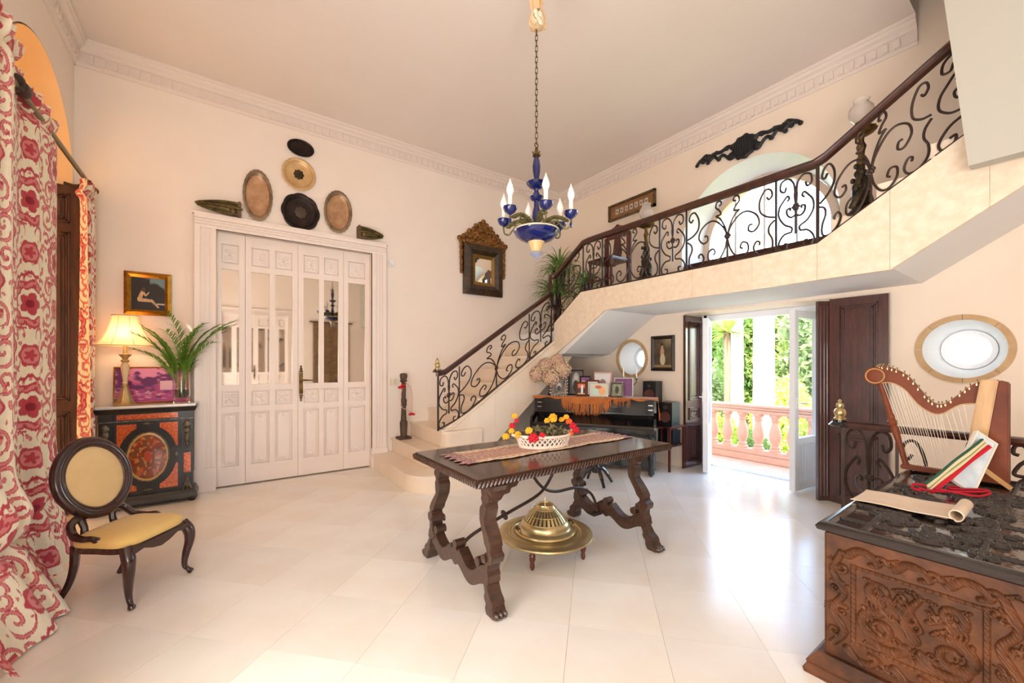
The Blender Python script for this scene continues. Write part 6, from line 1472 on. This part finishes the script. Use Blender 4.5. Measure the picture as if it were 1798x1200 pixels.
def leafcloud(n, c, r, size, seed, fn=None, shell=.55):
    rs = np.random.RandomState(seed); d = rs.normal(size=(n, 3)); d /= np.linalg.norm(d, axis=1)[:, None]
    q = (shell+(1-shell)*rs.rand(n))**1.0; lump = 1+.22*np.sin(d[:, 0]*5+seed)*np.sin(d[:, 1]*6+seed*2)*np.sin(d[:, 2]*5)
    p = np.array(c)+d*np.array(r)*(q*lump)[:, None]
    a = rs.normal(size=(n, 3)); a /= np.linalg.norm(a, axis=1)[:, None]; b = np.cross(a, rs.normal(size=(n, 3))); b /= np.linalg.norm(b, axis=1)[:, None]
    s = size*(.6+.8*rs.rand(n))[:, None]; V = np.stack([p-a*s, p+b*s*.45, p+a*s, p-b*s*.45], 1).reshape(-1, 3)
    me = bpy.data.meshes.new('foliage'); me.vertices.add(4*n); me.vertices.foreach_set('co', V.reshape(-1).astype(np.float32)); me.loops.add(4*n); me.loops.foreach_set('vertex_index', np.arange(4*n, dtype=np.int32)); me.polygons.add(n); me.polygons.foreach_set('loop_start', np.arange(0, 4*n, 4, dtype=np.int32)); me.update(calc_edges=True); me.validate(); return me
def leafmat(name, a, b):
    m = M(name, a, .6, col2=b, scale=1.3, detail=6); n = m.node_tree; bs = n.nodes['Principled BSDF']; tr = n.nodes.new('ShaderNodeBsdfTranslucent'); tr.inputs[0].default_value = lin(b)+(1,); mx = n.nodes.new('ShaderNodeMixShader'); mx.inputs[0].default_value = .35
    n.links.new(bs.outputs[0], mx.inputs[1]); n.links.new(tr.outputs[0], mx.inputs[2]); n.links.new(mx.outputs[0], n.nodes['Material Output'].inputs[0]); return m
lg1 = leafmat('dark_tree_leaf', (96,122,56), (146,168,88)); lg2 = leafmat('bright_shrub_leaf', (176,194,78), (212,218,116)); lg3 = leafmat('olive_tree_leaf', (120,142,86), (164,176,120))
bark = M('pale_palm_trunk', (222,200,180), .9, col2=(196,172,150), scale=6, bump=.4, bscale=14); bark2 = M('brown_bark', (120,96,74), .9, bump=.4, bscale=14)
def tree(name, label, loc, h, crown, mat, n, size, seed, trunk=.12, blobs=((0,0,0,1),), cat='tree'):
    t = thing(name, label, cat, loc)
    if trunk: ob('trunk', MB().tube(cr([(0,0,-.05),(.05,.03,h*.4),(-.02,.0,h*.75),(0,0,h)]), list(np.linspace(trunk, trunk*.5, 19)), 9), bark2, t)
    for i, (bx, by, bz, k) in enumerate(blobs):
        o = ob('foliage', leafcloud(int(n*k), (bx*crown[0], by*crown[1], h+bz*crown[2]), tuple(c*(k**.4) for c in crown), size, seed+i), mat, t); o['kind'] = 'stuff'
    return t
G = -1.2
def palm(label, loc, h, r):
    t = thing('palm_tree', label, 'tree', loc); m = MB(); prof = []
    for i in range(40): z = h*i/39; prof.append((r*(1.12-.25*i/39)*(1+.05*(i % 2)), z))
    ob('trunk', m.lathe(prof, 16), bark, t); m = MB(); random.seed(int(h*100))
    for k in range(26):
        a = random.uniform(0, 2*PI); strap(m, (0,0,h), (math.cos(a), math.sin(a), random.uniform(.1,1.2)), random.uniform(1.6,2.2), random.uniform(.6,1.3), .14, 10)
    ob('fronds', m, lg3, t)
palm('pale palm trunk in the middle of the garden view', (9.6, 4.03, G), 8.2, .19)
palm('pale palm trunk left of the garden view beside the spiky plant', (12.6, 6.12, G), 9.2, .24)
tree('conifer', 'dense mid-green tree between the two palm trunks', (15.0, 6.8, G), 2.9, (1.0,1.0,2.3), lg1, 9000, .10, 3)
tree('broadleaf_tree', 'big grey-green tree behind the open glass leaf', (16.6, 6.1, G), 3.0, (1.9,1.6,2.1), lg3, 15000, .11, 5, .2)
tree('broadleaf_tree', 'large dark tree at the right edge of the garden view', (13.6, 3.9, G), 2.8, (1.6,1.3,2.2), lg3, 13000, .10, 8, .2)
tree('broadleaf_tree', 'olive-green tree at the far left of the garden view', (18.2, 9.8, G), 2.6, (2.0,1.7,2.3), lg1, 12000, .13, 9, .2)
tree('round_shrub', 'rounded bright yellow-green clipped shrub behind the balustrade', (11.2, 4.25, G), 1.0, (.9,.68,1.3), lg2, 15000, .045, 12, 0, cat='shrub')
tree('round_shrub', 'light green shrub below the left palm trunk', (9.0, 4.75, G), .55, (.6,.55,1.0), lg2, 9000, .05, 14, 0, cat='shrub')
tree('round_shrub', 'pale shrub at the left edge of the garden view', (12.2, 6.9, G), 1.4, (.7,.55,1.5), lg3, 9000, .055, 15, 0, cat='shrub')
tree('round_shrub', 'low leafy shrub against the balustrade base', (7.7, 3.4, G), .55, (.45,.6,.75), lg1, 8000, .045, 16, 0, cat='shrub')
tree('round_shrub', 'shrub right of the clipped bush behind the glass leaf', (8.6, 2.55, G), .8, (.6,.55,1.15), lg2, 9000, .05, 19, 0, cat='shrub')
tree('hedge', 'tall hedge closing the garden behind the trees', (24, 11.0, G), 2.3, (1.6,11,3.1), lg1, 26000, .2, 18, 0, cat='hedge')
def yucca(label, loc, h, L, n):
    t = thing('yucca', label, 'plant', loc); ob('trunk', MB().lathe([(.10,0),(.08,h*.5),(.09,h)], 10), bark2, t); m = MB(); random.seed(n)
    for k in range(n):
        a = random.uniform(0, 2*PI); el = random.uniform(-.5, 1.5); strap(m, (0,0,h), (math.cos(a)*math.cos(el), math.sin(a)*math.cos(el), math.sin(el)), L*random.uniform(.8,1.1), .25, .03, 5)
    ob('leaves', m, leafmat('yucca_leaf', (130,150,60), (176,186,92)), t)
yucca('spiky yucca head high at the left of the garden view', (11.0, 5.52, G), 3.45, .6, 90)
yucca('spiky yellow-green yucca between the palm trunk and the open door leaf', (13.0, 4.85, G), 2.6, .8, 90)
